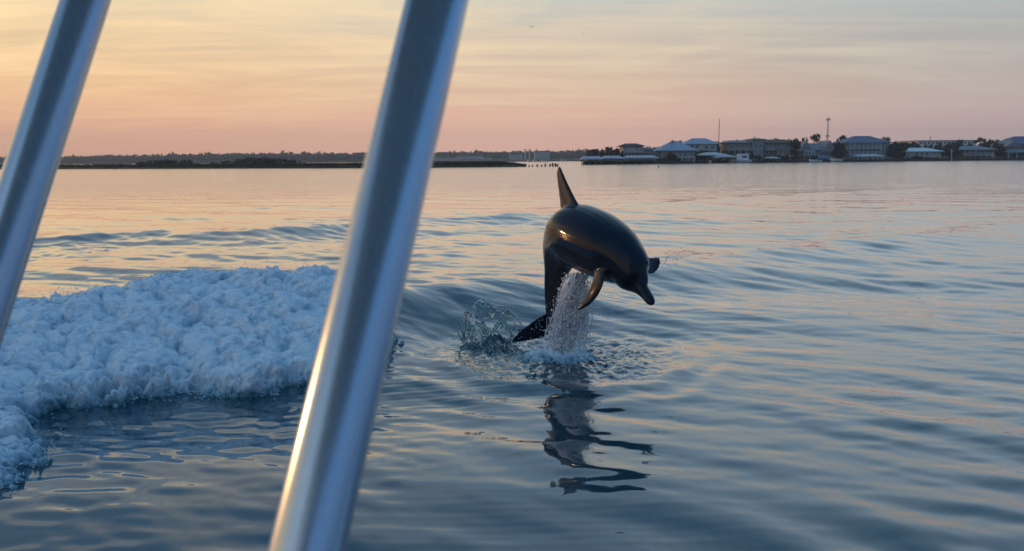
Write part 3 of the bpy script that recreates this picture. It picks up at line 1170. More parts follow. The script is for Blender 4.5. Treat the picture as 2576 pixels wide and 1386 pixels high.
# ------------------------------------------------------------------ the boat we stand on: canopy legs and the gunwale below the frame
def build_boat():
    boat = empty('motor_boat', (0, 0, 0.05))
    tag(boat, 'motor boat with paired brushed aluminium canopy legs', 'boat')

    def along(x, y, z):
        return Vector((0, 0, CAM_H)) + ray(x, y) * z

    def leg(p0, p1, r):
        d = (p1 - p0).normalized()
        lo = p0 + d * ((.63 - p0.z) / d.z)
        hi = p0 + d * ((2.75 - p0.z) / d.z)
        m = MB()
        n = 24
        m.tube([lo.lerp(hi, i / n) for i in range(n + 1)], r, 64)
        o = m.build('canopy_leg', MT['tube'], boat, True)
        f = MB()
        f.tube([lo, lo + Vector((0, 0, .02))], r * 2.1, 28)
        f.build('foot_flange', MT['tube'], o, False)
        w = MB()
        w.tube([lo + d * .02, lo + d * .03, lo + d * .04], [r * 1.25, r * 1.2, r * 1.02], 28)
        w.build('weld', MT['tube'], o, True)

    leg(along(772, 1386, .635), along(1100, 0, .774), .030)
    leg(along(58, 480, 1.05), along(216, 0, 1.12), .030)
    # canopy overhead and an added block behind the camera, both out of the picture
    m = MB()
    m.box(-1.3, 1.5, -2.6, 1.2, 2.75, 2.83)
    m.build('canopy', MT['gel'], boat)
    box_obj('reflection_block', MT['roof_blue'], boat, -.38, .14, -1.75, -1.15, .35, 2.1)  # unseen block, put in so the legs reflect a dark band
    # gunwale and hull side, below the picture
    m = MB()
    prof = [(0.0, .60), (.0, .635), (.62, .64), (.68, .61), (.69, .56), (.60, .52), (.52, .10), (.45, -.35), (.40, -.35), (.40, .50), (0.05, .55)]
    stn = [(-3.2, -.95), (-2.4, -.10), (-1.6, .42), (-.8, .70), (0, .80), (.9, .82), (2.2, .82), (3.5, .82)]
    n = len(prof)
    v = [(x + 0, y + b * .9 - .1, z) for x, y in stn for b, z in prof]
    f = []
    for i in range(len(stn) - 1):
        for k in range(n):
            f.append((i * n + k, i * n + (k + 1) % n, (i + 1) * n + (k + 1) % n, (i + 1) * n + k))
    f.append(tuple(range(n))[::-1])
    f.append(tuple((len(stn) - 1) * n + k for k in range(n)))
    m.add(v, f)
    m.build('gunwale', MT['gel'], boat, False)
    m = MB()
    m.box(-2.6, 3.4, -3.0, .55, .28, .34)
    m.build('deck', MT['gel'], boat)


build_boat()

# ------------------------------------------------------------------ far shore: land, marsh, hills
def ysh(x):
    """distance of the waterline under the houses, by picture x (2945 px scale)"""
    return float(np.interp(x, [1640, 1675, 2150, 2600, 2945, 3400], [252, 256, 288, 312, 330, 350]))


def strip_land(name, front, depth, ztop, mat, rise=0.0, edge=0.6, nd=6, wob=.25, seed=3):
    """a strip of ground behind a front line of points (x, y)"""
    g = np.random.default_rng(seed)
    v, f = [], []
    cols = [-.3, 0.0] + [depth * (i / nd) ** 1.5 for i in range(1, nd + 1)]
    zs = [-.4, ztop * .8] + [ztop + rise * (i / nd) for i in range(1, nd + 1)]
    m = len(cols)
    for (x, y) in front:
        d = Vector((x, y)).normalized()
        for c, z in zip(cols, zs):
            v.append((x + d.x * c, y + d.y * c, z + (g.normal(0, wob * .3) if c > 0 and z > 0 else 0)))
    for i in range(len(front) - 1):
        for k in range(m - 1):
            f.append((i * m + k, (i + 1) * m + k, (i + 1) * m + k + 1, i * m + k + 1))
    o = link(name, pydata(name, v, f), mat, None, False)
    return tag(o, kind='structure')


def front_line(pts):
    out = []
    for x, y in pts:
        p = on_water(x, y)
        out.append((p.x, p.y))
    return out


def build_shore():
    xs = np.arange(1676, 3420, 12.0)
    front = []
    for x in xs:
        p = src(x, 470, ysh(x))
        front.append((p.x, p.y))
    strip_land('shore', front, 260, .75, MT['land'], rise=3.2, seed=5)
    # timber bulkhead along the waterline, a thing of piles and planks
    root = empty('bulkhead', (front[0][0], front[0][1], 0))
    tag(root, 'dark timber bulkhead along the waterline below the houses', 'sea wall')
    step = 9
    for i in range(0, len(front) - step, step):
        a, b = Vector(front[i] + (0,)), Vector(front[min(i + step, len(front) - 1)] + (0,))
        d = (b - a).normalized()
        n = Vector((d.y, -d.x, 0))
        a2, b2 = a + n * 1.2, b + n * 1.2
        v = [a2 + Vector((0, 0, -.5)), b2 + Vector((0, 0, -.5)), b2 + Vector((0, 0, .85)), a2 + Vector((0, 0, .85))]
        back = [p - n * .25 for p in v]
        m = MB()
        m.add(v + back, [(0, 1, 2, 3), (7, 6, 5, 4), (0, 4, 5, 1), (1, 5, 6, 2), (2, 6, 7, 3), (3, 7, 4, 0)])
        m.build('wall_panel', MT['wall_stone'], root)
        m = MB()
        q = a2 + n * .12
        m.tube([q + Vector((0, 0, -.6)), q + Vector((0, 0, 1.05))], .16, 8)
        m.build('pile', MT['wood'], root)
    # marsh island on the left
    mf = front_line([(-420, 428.5), (-200, 427), (0, 425.4), (150, 425), (330, 424.6), (520, 424), (700, 423.4), (900, 422.8), (1085, 421.6), (1200, 420.6), (1290, 419.8), (1322, 419.4)])
    fine = []
    for i in range(len(mf) - 1):
        for k in range(14):
            t = k / 14
            fine.append((mf[i][0] * (1 - t) + mf[i + 1][0] * t, mf[i][1] * (1 - t) + mf[i + 1][1] * t + rng.normal(0, .5)))
    fine.append(mf[-1])
    strip_land('marsh', fine, 34, .35, MT['marsh'], rise=.15, wob=.2)
    # blades of the marsh grass
    n = 30000
    fa = np.array(fine)
    t = rng.uniform(0, len(fa) - 1.001, n)
    i = t.astype(int)
    fr_ = (t - i)[:, None]
    base = fa[i] * (1 - fr_) + fa[i + 1] * fr_
    dirv = base / np.linalg.norm(base, axis=1, keepdims=True)
    dep = rng.uniform(.2, 1, n) ** 1.6 * 30
    base = base + dirv * dep[:, None]
    px = (i / len(fa))
    hgt = (1.05 + .4 * fbm2(base[:, 0] * .05, base[:, 1] * .05, 3)) * rng.uniform(.6, 1.2, n) * (1 - .70 * sstep(.84, 1.0, px))
    hgt = np.clip(hgt, .25, 1.7)
    w = rng.uniform(.10, .22, n)
    lean = rng.normal(0, .18, (n, 2))
    b3 = np.concatenate([base, np.full((n, 1), .2)], 1)
    v = np.stack([b3 - np.stack([w, 0 * w, 0 * w], -1), b3 + np.stack([w, .2 * w, 0 * w], -1), b3 + np.stack([lean[:, 0], lean[:, 1], hgt], -1)], 1).reshape(-1, 3)
    o = link('marsh_grass', np_mesh('marsh_grass', v, tris=np.arange(n * 3).reshape(-1, 3)), MT['grass'])
    tag(o, 'low dark marsh grass covering the flat island', 'grass', kind='stuff')
    # hills far beyond
    ff = []
    for px_, D in ((-900, 1000), (-300, 980), (300, 960), (900, 940), (1300, 930), (1700, 900), (2200, 880), (2700, 850), (3400, 900)):
        p = at(px_, 402, D)
        ff.append((p.x, p.y))
    fine = []
    for i in range(len(ff) - 1):
        for k in range(12):
            t = k / 12
            fine.append((ff[i][0] * (1 - t) + ff[i + 1][0] * t, ff[i][1] * (1 - t) + ff[i + 1][1] * t))
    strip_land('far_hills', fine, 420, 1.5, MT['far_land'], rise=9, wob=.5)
    return fine


FAR = build_shore()


# ------------------------------------------------------------------ trees
def crown_mesh(name, n, clumps, leaf, seed, flat=1.0):
    """leaf-sized faces gathered in clumps through the crown; unit size, base at z = 0"""
    g = np.random.default_rng(seed)
    C = []
    for c in range(clumps):
        d = g.normal(size=3)
        d /= np.linalg.norm(d)
        r = g.uniform(.15, .36) ** .8
        C.append((d[0] * r, d[1] * r, .5 + d[2] * r * .95 * flat, g.uniform(.10, .20)))
    C = np.array(C)
    k = g.integers(0, clumps, n)
    off = g.normal(size=(n, 3))
    off /= np.linalg.norm(off, axis=1, keepdims=True)
    p = C[k, :3] + off * (C[k, 3:4] * g.uniform(.45, 1.12, (n, 1)))
    a = g.normal(size=(n, 3))
    a /= np.linalg.norm(a, axis=1, keepdims=True)
    b = np.cross(a, off)
    b /= (np.linalg.norm(b, axis=1, keepdims=True) + 1e-6)
    L = leaf * g.uniform(.6, 1.3, (n, 1))
    v = np.stack([p - a * L, p - b * L * .6, p + a * L, p + b * L * .6], 1).reshape(-1, 3)
    lo_, hi_ = v.min(0), v.max(0)
    v = (v - lo_) / (hi_ - lo_)
    v[:, :2] -= .5
    return np_mesh(name, v, quads=np.arange(n * 4).reshape(-1, 4))


CROWNS = {}


def crown(kind, k):
    key = (kind, k)
    if key not in CROWNS:
        if kind == 'pine':
            me = crown_mesh('crown', 760, 13, .055, 50 + k, .75)
            me.materials.append(MT['leaf3'])
        elif kind == 'scrub':
            me = crown_mesh('crown', 620, 16, .07, 120 + k, .8)
            me.materials.append(MT['scrub'])
        elif kind == 'bush':
            me = crown_mesh('crown', 520, 11, .07, 80 + k, .9)
            me.materials.append(MT['leaf'])
        else:
            me = crown_mesh('crown', 1000, 20, .062, 20 + k)
            me.materials.append(MT['leaf2'])
        CROWNS[key] = me
    return CROWNS[key]


def tree(name, label, base, height, width, kind='broad', group=None, low=.22):
    root = empty(name, tuple(base))
    tag(root, label, 'tree' if kind != 'bush' else 'shrub', group)
    g = random
    c0 = {'pine': .62, 'broad': low * .5, 'bush': -.03}[kind]
    me = crown('scrub' if name == 'marsh_shrub' else kind, g.randrange(5))
    o = bpy.data.objects.new('crown', me)
    COL.objects.link(o)
    o.parent = root
    ch = height * (1 - c0)
    o.location = (0, 0, height * c0)
    o.scale = (width * 1.05, width * 1.05, ch)
    o.rotation_euler = (0, 0, g.uniform(0, 6.28))
    m = MB()
    r = max(.06, height * .018)
    lean = g.uniform(-.03, .03) * height
    top = height * (c0 + (1 - c0) * .55)
    m.tube([(0, 0, -.3), (lean * .3, 0, top * .35), (lean * .7, 0, top * .7), (lean, 0, top)], [r * 1.25, r, r * .8, r * .4], 7)
    for k in range(4):
        a = g.uniform(0, 6.28)
        q = g.uniform(.62, .9)
        b0 = Vector((lean * q, 0, top * q))
        m.tube([b0, b0 + Vector((math.cos(a) * width * .16, math.sin(a) * width * .16, height * .06)),
                b0 + Vector((math.cos(a) * width * .30, math.sin(a) * width * .30, height * .14))], [r * .5, r * .35, r * .15], 5)
    t = link('trunk', pydata('trunk', m.v, m.f), MT['bark'])
    t.parent = root
    return root


def put_tree(x, ytop, wpx, dY, kind, label, group, name=None, ybase=None, D=None):
    Y = (ysh(x) + dY) if D is None else D
    zt = src(x, ytop, Y).z
    zb = .7 if ybase is None else src(x, ybase, Y).z
    p = src(x, 450, Y)
    tree(name or {'pine': 'pine_tree', 'broad': 'oak_tree', 'bush': 'shrub'}[kind], label, (p.x, p.y, zb), zt - zb, wpx * Y / 2286.0, kind, group)


# ------------------------------------------------------------------ houses
def zpx(x, y, Y):
    return src(x, y, Y).z


def window(parent, x0, x1, y, z0, z1):
    w = box_obj('window', MT['pane'], parent, x0, x1, y - .03, y + .05, z0, z1)
    f = MB()
    t = .09
    for a in ((x0 - t, x1 + t, z1, z1 + t), (x0 - t, x1 + t, z0 - t, z0), (x0 - t, x0, z0, z1), (x1, x1 + t, z0, z1), ((x0 + x1) / 2 - .03, (x0 + x1) / 2 + .03, z0, z1)):
        f.box(a[0], a[1], y - .07, y - .032 if a[0] > x0 - t and a[1] < x1 + t else y + .04, a[2], a[3])
    f.build('frame', MT['trim'], w)


def win_row(parent, X0, X1, y, z0, z1, n, fill=.55):
    p = (X1 - X0) / n
    for i in range(n):
        c = X0 + p * (i + .5)
        window(parent, c - p * fill / 2, c + p * fill / 2, y, z0, z1)


def post_row(parent, X0, X1, y, z0, z1, n, mat, r=.13, name='post'):
    for i in range(n):
        x = X0 + (X1 - X0) * i / max(1, n - 1)
        box_obj(name, mat, parent, x - r, x + r, y - r, y + r, z0, z1)


def railing(parent, X0, X1, y, z, h, mat):
    m = MB()
    m.box(X0, X1, y - .05, y + .05, z + h - .10, z + h)
    m.box(X0, X1, y - .04, y + .04, z + .12, z + .2)
    k = max(2, int((X1 - X0) / .45))
    for i in range(k + 1):
        x = X0 + (X1 - X0) * i / k
        m.box(x - .035, x + .035, y - .035, y + .035, z + .2, z + h - .1)
    m.build('railing', mat, parent)


class House:
    def __init__(self, name, label, cat, x0, x1, dY, group=None):
        self.xm = (x0 + x1) / 2
        self.Y = ysh(self.xm) + dY
        self.X0, self.X1 = src(x0, 450, self.Y).x, src(x1, 450, self.Y).x
        self.root = empty(name, ((self.X0 + self.X1) / 2, self.Y, .7))
        tag(self.root, label, cat, group)

    def z(self, y):
        return zpx(self.xm, y, self.Y)

    def X(self, x):
        return src(x, 450, self.Y).x

    def wall(self, x0, x1, ya, yb, mat, depth=9, dy=0.0):
        box_obj('wall', mat, self.root, self.X(x0), self.X(x1), self.Y + dy, self.Y + dy + depth, self.z(yb), self.z(ya))

    def hip(self, x0, x1, ye, yr, ridge, mat, depth=9, dy=0.0, over=.5, name='roof'):
        m = MB()
        a, b = self.X(x0), self.X(x1)
        ins = (b - a) * (1 - ridge) / 2
        m.hip(a, b, self.Y + dy, self.Y + dy + depth, self.z(ye), self.z(yr), ins, None, over)
        return m.build(name, mat, self.root)

    def gable(self, x0, x1, ye, yr, mat, depth=9, dy=0.0, axis='y', over=.4):
        m = MB()
        m.gable(self.X(x0), self.X(x1), self.Y + dy, self.Y + dy + depth, self.z(ye), self.z(yr), axis, over)
        return m.build('roof', mat, self.root)

    def windows(self, x0, x1, ya, yb, n, dy=0.0, fill=.5):
        win_row(self.root, self.X(x0), self.X(x1), self.Y + dy, self.z(yb), self.z(ya), n, fill)

    def posts(self, x0, x1, ya, n, mat, dy=0.0, r=.13, yb=None):
        post_row(self.root, self.X(x0), self.X(x1), self.Y + dy, .6 if yb is None else self.z(yb), self.z(ya), n, mat, r)

    def balcony(self, x0, x1, yf, dy=-1.8, rail=1.0, mat=None):
        mat = mat or MT['trim']
        a, b = self.X(x0), self.X(x1)
        z = self.z(yf)
        box_obj('balcony', mat, self.root, a, b, self.Y + dy, self.Y - .01, z - .22, z)
        railing(self.root, a, b, self.Y + dy + .08, z, rail, mat)

    def door(self, x, ya, dy=0.0):
        X = self.X(x)
        d = box_obj('door', MT['roof_dark'], self.root, X - .5, X + .5, self.Y + dy - .04, self.Y + dy + .05, .75, self.z(ya))
        box_obj('handle', MT['steel'], d, X + .32, X + .4, self.Y + dy - .10, self.Y + dy - .045, 1.7, 1.85)


def boathouse(x0, x1, ye, yr, label, lift):
    h = House('boathouse', label, 'boathouse', x0, x1, -9)
    h.hip(x0, x1, ye, yr, .72, MT['roof_lav'], 7, over=.3)
    for dy in (0.3, 6.6):
        post_row(h.root, h.X(x0) + .3, h.X(x1) - .3, h.Y + dy, -.6, h.z(ye) + .05, 4, MT['wood'], .14, 'pile')
    box_obj('dock', MT['wood'], h.root, h.X(x0) + .6, h.X(x1) - .6, h.Y + 4.2, h.Y + 6.2, .75, .95)
    if lift:
        m = MB()
        a, b = h.X(x0) + 1.2, h.X(x1) - 1.2
        m.add(*loft([[Vector((x, h.Y + 2.2 + w * s, zz)) for s, zz in ((-1, 1.9), (-.8, 1.25), (0, .95), (.8, 1.25), (1, 1.9))]
                     for x, w in ((a, 1.0), ((a + b) / 2, 1.1), (b - .8, .7), (b, .1))]))
        m.build('lifted_hull', MT['boat_w'], h.root)
    return h


def build_houses():
    boathouse(1676, 1733, 459, 448.5, 'open boathouse with lavender-grey roof at the far end of the bulkhead', True)
    boathouse(1737, 1791, 457, 447.5, 'middle of three open boathouses in a row, small pale roof', True)
    boathouse(1798, 1892, 455.5, 446.5, 'widest open boathouse of the row, long pale roof below the dark-topped house', True)

    h = House('tower_house', 'white house with a low dark curved roof rising above the boathouses', 'house', 1790, 1878, 12)
    h.wall(1791, 1849, 420, 470, MT['white'], 8)
    h.hip(1788, 1849, 421, 411.5, .35, MT['roof_dark'], 8, over=.6)
    h.wall(1850, 1878, 430, 470, MT['teal_w'], 7, .6)
    h.hip(1849, 1880, 430, 423, .3, MT['roof_grey'], 7, .6)
    h.windows(1793, 1806, 425, 432, 2)
    h.windows(1828, 1848, 425, 433, 2)
    h.windows(1794, 1848, 440, 448, 5)
    h.windows(1852, 1877, 434, 441, 3, .6)
    h.balcony(1792, 1848, 437)

    h = House('gabled_house', 'pale blue house with one broad light-blue hipped roof and porch', 'house', 1885, 2000, 4)
    h.wall(1900, 1996, 433, 470, MT['teal_w'], 11)
    h.hip(1896, 2000, 434, 404.5, .06, MT['roof_mid'], 11, over=.7)
    h.wall(1838, 1900, 440, 470, MT['blue_w'], 8, 1.0)
    h.hip(1830, 1900, 440, 432, .7, MT['roof_grey'], 8, 1.0)
    h.windows(1842, 1898, 444, 450, 4, 1.0)
    h.windows(1904, 1994, 440, 449, 6)
    h.posts(1902, 1994, 452, 6, MT['trim'], -2.2)
    h.balcony(1902, 1994, 452, -2.4)
    h.door(1950, 459)
    m = MB()
    m.box(h.X(1938), h.X(1944), h.Y + 4, h.Y + 5, h.z(408), h.z(402.5))
    m.build('chimney', MT['cream'], h.root)

    h = House('hip_roof_house', 'tall white house with flat-topped slate-blue roof behind the broad blue roof', 'house', 1972, 2062, 20)
    h.wall(1976, 2060, 414, 470, MT['white'], 10)
    h.hip(1972, 2062, 415, 396.5, .34, MT['roof_mid'], 10, over=.6)
    h.windows(1982, 2012, 417, 426, 2, fill=.5)
    h.windows(2022, 2058, 420, 428, 2)
    h.windows(1980, 2058, 436, 445, 5)
    h.balcony(1978, 2058, 433)

    h = House('pier_house', 'small flat white pier shelter standing on posts beside the pale blue house', 'shelter', 1962, 1996, -1)
    box_obj('roof', MT['trim'], h.root, h.X(1962), h.X(1996), h.Y, h.Y + 4, h.z(454), h.z(451))
    h.posts(1964, 1994, 454, 4, MT['trim'], .2)
    h.posts(1964, 1994, 454, 4, MT['trim'], 3.7)
    box_obj('bench', MT['wood'], h.root, h.X(1968), h.X(1990), h.Y + 2.8, h.Y + 3.3, 1.1, 1.25)

    h = House('boat_shelter', 'wide two-tier pale roofed boat shelter left of the white cruiser', 'shelter', 2014, 2110, -6)
    h.hip(2014, 2092, 447, 437.5, .35, MT['roof_pale'], 8, over=.3)
    h.hip(2050, 2112, 453, 444.5, .30, MT['roof_lav'], 6, -3.0, over=.3, name='lower_roof')
    h.posts(2018, 2090, 447, 5, MT['wood'], .3, yb=478)
    h.posts(2052, 2110, 453, 4, MT['wood'], -2.8, yb=478)
    box_obj('dock', MT['wood'], h.root, h.X(2016), h.X(2108), h.Y + 2.4, h.Y + 7, .7, .9)

    h = House('long_house', 'long grey house with dark low roof and a square block at one end', 'house', 2088, 2194, 14)
    h.wall(2090, 2160, 410, 470, MT['grey_w'], 10)
    h.hip(2086, 2164, 411, 402.5, .5, MT['roof_grey'], 10)
    h.wall(2161, 2193, 402, 470, MT['blue_w'], 9, -.8)
    h.hip(2159, 2195, 402, 397.5, .3, MT['roof_grey'], 9, -.8)
    h.windows(2096, 2158, 416, 422, 4)
    h.windows(2164, 2190, 416, 423, 2, -.8)
    h.windows(2096, 2158, 436, 445, 5)
    h.balcony(2092, 2158, 430)
    h.posts(2092, 2158, 430, 5, MT['trim'], -1.7)

    h = House('brown_roof_house', 'grey three-storey house with a brown roof and arched dormer beside the dark oak', 'house', 2192, 2280, 10)
    h.wall(2196, 2276, 411, 470, MT['grey_w'], 10)
    h.hip(2190, 2280, 412, 400, .62, MT['roof_brown'], 10, over=.6)
    h.gable(2226, 2272, 430, 421, MT['roof_grey'], 3, -2.6)
    h.wall(2229, 2269, 430, 470, MT['cream'], 2.4, -2.4)
    h.windows(2200, 2224, 417, 425, 2)
    h.windows(2232, 2268, 415, 420, 3)
    h.windows(2234, 2264, 434, 442, 3, -2.4)
    h.windows(2200, 2224, 434, 443, 2)
    h.balcony(2197, 2224, 430)
    h.windows(2234, 2264, 449, 458, 3, -2.4)

    h = House('small_shelter', 'tiny pale hip-roofed shelter in front of the brown roofed house', 'shelter', 2208, 2242, -4)
    h.hip(2209, 2241, 456, 450.5, .2, MT['roof_pale'], 4)
    h.posts(2212, 2238, 456, 3, MT['wood'], .2, yb=474)
    h.posts(2212, 2238, 456, 3, MT['wood'], 3.8, yb=474)

    h = House('dormer_house', 'lilac house with steep twin gables and a white porch between tall pines', 'house', 2296, 2402, 10)
    h.wall(2300, 2398, 436, 470, MT['lilac_w'], 10)
    h.gable(2298, 2334, 436, 405, MT['roof_grey'], 10, -.4)
    h.gable(2364, 2402, 437, 404, MT['lilac_w'], 10, -.4)
    h.gable(2330, 2368, 432, 411, MT['roof_grey'], 8, 1.4, axis='x')
    h.windows(2308, 2324, 421, 430, 2, -.82, .6)
    h.windows(2376, 2392, 421, 430, 2, -.82, .6)
    h.wall(2305, 2336, 433, 448, MT['white'], 2.4, -2.8)
    h.windows(2308, 2334, 437, 444, 3, -2.8)
    h.windows(2342, 2396, 441, 449, 4)
    h.posts(2306, 2336, 448, 3, MT['trim'], -2.6)
    h.hip(2318, 2372, 456, 446, .4, MT['roof_blue'], 4, -7, name='porch_roof')
    h.posts(2322, 2368, 456, 4, MT['wood'], -6.8)

    h = House('blue_roof_house', 'large pale blue house under a big dark blue hipped roof', 'house', 2432, 2558, 8)
    h.wall(2436, 2555, 410, 464, MT['blue_w'], 13)
    h.hip(2431, 2559, 411.5, 389.5, .28, MT['roof_blue'], 13, over=.6)
    for ya, yb in ((415, 421), (430, 437.5)):
        h.windows(2440, 2526, ya, yb, 8, fill=.55)
        h.windows(2532, 2554, ya, yb, 2, fill=.4)
    h.balcony(2438, 2528, 426.5)
    h.balcony(2438, 2528, 443)
    h.posts(2439, 2527, 411, 8, MT['trim'], -1.7, .11)
    h.windows(2440, 2550, 449, 458, 8, fill=.5)
    h.posts(2534, 2554, 447, 2, MT['trim'], -1.2)
    h.door(2500, 450)

    h = House('garden_pavilion', 'pale hip-roofed pavilion on posts in front of the dark blue roof house', 'shelter', 2464, 2546, -4)
    h.hip(2464, 2546, 451, 442.5, .42, MT['roof_pale'], 7, over=.2)
    h.posts(2468, 2542, 451, 6, MT['trim'], .2)
    h.posts(2468, 2542, 451, 6, MT['trim'], 6.8)
    box_obj('counter', MT['white'], h.root, h.X(2480), h.X(2500), h.Y + 1.5, h.Y + 2.4, .75, 1.75)

    h = House('cyan_roof_house', 'low white house on stilts with a wide cyan metal roof', 'house', 2600, 2708, 3)
    h.wall(2604, 2704, 436, 450, MT['white'], 9)
    h.hip(2599, 2709, 436.5, 424.5, .34, MT['roof_cyan'], 9, over=.6)
    h.windows(2630, 2672, 439, 446, 3)
    h.windows(2684, 2700, 439, 445, 2)
    h.posts(2605, 2703, 450, 8, MT['trim'], .3, .16)
    h.posts(2605, 2703, 450, 8, MT['trim'], 8.6, .16)
    h.balcony(2624, 2680, 450, -2.2)
    m = MB()
    for i in range(6):
        z = .8 + i * .32
        x = h.X(2650) + i * .5
        m.box(x, x + .55, h.Y - 1.9, h.Y - .9, z, z + .08)
    m.build('stairs', MT['wood'], h.root)

    h = House('stilt_house', 'grey stilt house with a dull hipped roof and long open porch', 'house', 2756, 2860, 6)
    h.wall(2764, 2850, 432, 452, MT['grey_w'], 9)
    h.hip(2756, 2858, 431.5, 419.5, .42, MT['roof_grey'], 11, -1, over=.5)
    h.windows(2772, 2846, 434, 439, 5, fill=.7)
    h.balcony(2764, 2850, 446, -2.0)
    h.posts(2766, 2848, 452, 7, MT['trim'], .3, .15)
    h.posts(2766, 2848, 432, 6, MT['trim'], -1.9, .10)

    h = House('column_porch_house', 'house with slate roof and tall white porch columns past the stilt house', 'house', 2884, 3010, 5)
    h.wall(2890, 3004, 414, 470, MT['grey_w'], 11)
    h.hip(2896, 3008, 415, 391, .25, MT['roof_blue'], 11, over=.5)
    h.gable(2886, 2926, 421, 404, MT['roof_grey'], 6, -1.5)
    h.wall(2889, 2923, 421, 434, MT['grey_w'], 4, -1.2)
    h.hip(2882, 2960, 439, 429, .7, MT['roof_grey'], 3.5, -3.6, name='porch_roof')
    h.posts(2886, 2956, 439, 4, MT['trim'], -3.3, .2)
    h.windows(2894, 2920, 424, 431, 2, -1.2)
    h.windows(2930, 2996, 421, 429, 4)
    h.windows(2894, 2996, 443, 455, 6)

    # flat-roofed building well behind the row
    h = House('flat_building', 'long flat-roofed pale building behind the cyan roof house', 'building', 2636, 2806, 150)
    h.wall(2636, 2806, 405, 440, MT['pale_block'], 20)
    box_obj('parapet', MT['roof_grey'], h.root, h.X(2634), h.X(2808), h.Y - .4, h.Y + 20.4, h.z(405) + .01, h.z(403))
    h.windows(2640, 2802, 408, 413, 14)
    m = MB()
    p = src(2675, 404, h.Y + 6)
    m.tube([(p.x, p.y, p.z - 1), (p.x, p.y, src(2675, 390, h.Y).z)], .22, 8)
    m.build('roof_mast', MT['steel'], h.root)


build_houses()


# ------------------------------------------------------------------ blocks on the far bank
def build_far_blocks():
    spec = [(1464, 1502, 444, 700, 3, 'pale blue-grey apartment block beside the light poles', 8, 4),
            (1537, 1581, 436, 720, 4, 'taller grey apartment block below the wooded ridge', 9, 4),
            (1250, 1310, 453, 760, 2, 'long low pale building on the bank just past the boat leg', 10, 2),
            (1314, 1386, 449, 780, 2, 'wide lilac-grey low building on the bank between two pale ones', 12, 2),
            (1388, 1412, 453, 740, 2, 'small pale cube building at the end of the low blocks', 4, 2)]
    for x0, x1, yt, D, fl, label, nc, nr in spec:
        a, b = src(x0, yt, D), src(x1, yt, D)
        root = empty('apartment_block', ((a.x + b.x) / 2, D, 1.0))
        tag(root, label, 'building')
        box_obj('wall', MT['pale_block'], root, a.x, b.x, D, D + 14, -.5, a.z)
        box_obj('roof', MT['roof_grey'], root, a.x - .4, b.x + .4, D - .4, D + 14.4, a.z + .01, a.z + .7)
        hh = (a.z - 1.2) / nr
        for r in range(nr):
            win_row(root, a.x + .5, b.x - .5, D, 1.4 + r * hh + hh * .25, 1.4 + r * hh + hh * .75, nc, .5)
    for x, yt, lab in ((1511, 431, 'tall pale light pole between the two apartment blocks'), (1523, 430, 'second tall pale pole standing by the taller apartment block')):
        p, t = src(x, 466, 690), src(x, yt, 690)
        m = MB()
        m.tube([(p.x, p.y, 0), (p.x, p.y, t.z)], [.65, .45], 10)
        o = m.build('light_pole', MT['pale_block'])
        box_obj('lamp_head', MT['pale_block'], o, p.x - 1.0, p.x + 1.0, p.y - .5, p.y + .5, t.z + .01, t.z + .5)
        tag(o, lab, 'light pole')
    # low bank under them
    fr = []
    for x in np.arange(1180, 1720, 20.0):
        p = src(x, 466, 640)
        fr.append((p.x, p.y))
    strip_land('far_bank', fr, 240, 1.0, MT['far_land'], rise=1.0, seed=9)


build_far_blocks()


# ------------------------------------------------------------------ masts, poles, piles, buoys, boats, birds
def lattice_tower():
    D = 700
    x = 2377
    p = src(x, 450, D)
    top = src(x, 339, D).z
    root = empty('cell_tower', (p.x, p.y, 3))
    tag(root, 'tall lattice mast with antenna heads beyond the houses', 'tower')
    n = 14
    for k in range(3):
        m = MB()
        a = 2 * math.pi * k / 3 + .4
        m.tube([(p.x + 1.0 * math.cos(a), p.y + 1.0 * math.sin(a), 0), (p.x + .38 * math.cos(a), p.y + .38 * math.sin(a), top)], [.17, .12], 6)
        m.build('leg', MT['steel'], root)
    m = MB()
    for i in range(n):
        for k in range(3):
            a0, a1 = 2 * math.pi * k / 3 + .4, 2 * math.pi * ((k + 1) % 3) / 3 + .4
            z0, z1 = top * i / n, top * (i + 1) / n
            r0, r1 = 1.0 - .62 * i / n, 1.0 - .62 * (i + 1) / n
            m.tube([(p.x + r0 * math.cos(a0), p.y + r0 * math.sin(a0), z0), (p.x + r1 * math.cos(a1), p.y + r1 * math.sin(a1), z1)], .10, 4)
    tag(m.build('bracing', MT['steel'], root), kind='stuff')
    for yy, rr, hh in ((344, 1.5, 1.7), (391, 1.3, 1.2)):
        z = src(x, yy, D).z
        for k in range(6):
            a = 2 * math.pi * k / 6
            box_obj('antenna', MT['steel'], root, p.x + rr * math.cos(a) - .3, p.x + rr * math.cos(a) + .3, p.y + rr * math.sin(a) - .2, p.y + rr * math.sin(a) + .2, z - hh / 2, z + hh / 2)
        m = MB()
        m.tube([(p.x, p.y, z - .15), (p.x, p.y, z + .15)], rr, 12)
        m.build('platform', MT['steel'], root)
    m = MB()
    m.tube([(p.x, p.y, top), (p.x, p.y, top + 1.8)], .12, 6)
    m.build('lightning_rod', MT['steel'], root)


lattice_tower()


def thin_mast():
    D = 760
    p, t = src(2066, 450, D), src(2066, 341, D)
    m = MB()
    m.tube([(p.x, p.y, 2), (p.x, p.y, t.z * .5), (p.x, p.y, t.z)], [.42, .36, .28], 8)
    o = m.build('guyed_mast', MT['steel'])
    tag(o, 'thin single mast rising behind the flat-topped slate roof', 'mast')
    for k in range(3):
        a = 2 * math.pi * k / 3
        g = MB()
        g.tube([(p.x, p.y, t.z * .8), (p.x + 16 * math.cos(a), p.y + 16 * math.sin(a), 3)], .03, 4)
        g.build('guy_wire', MT['steel'], o)


thin_mast()


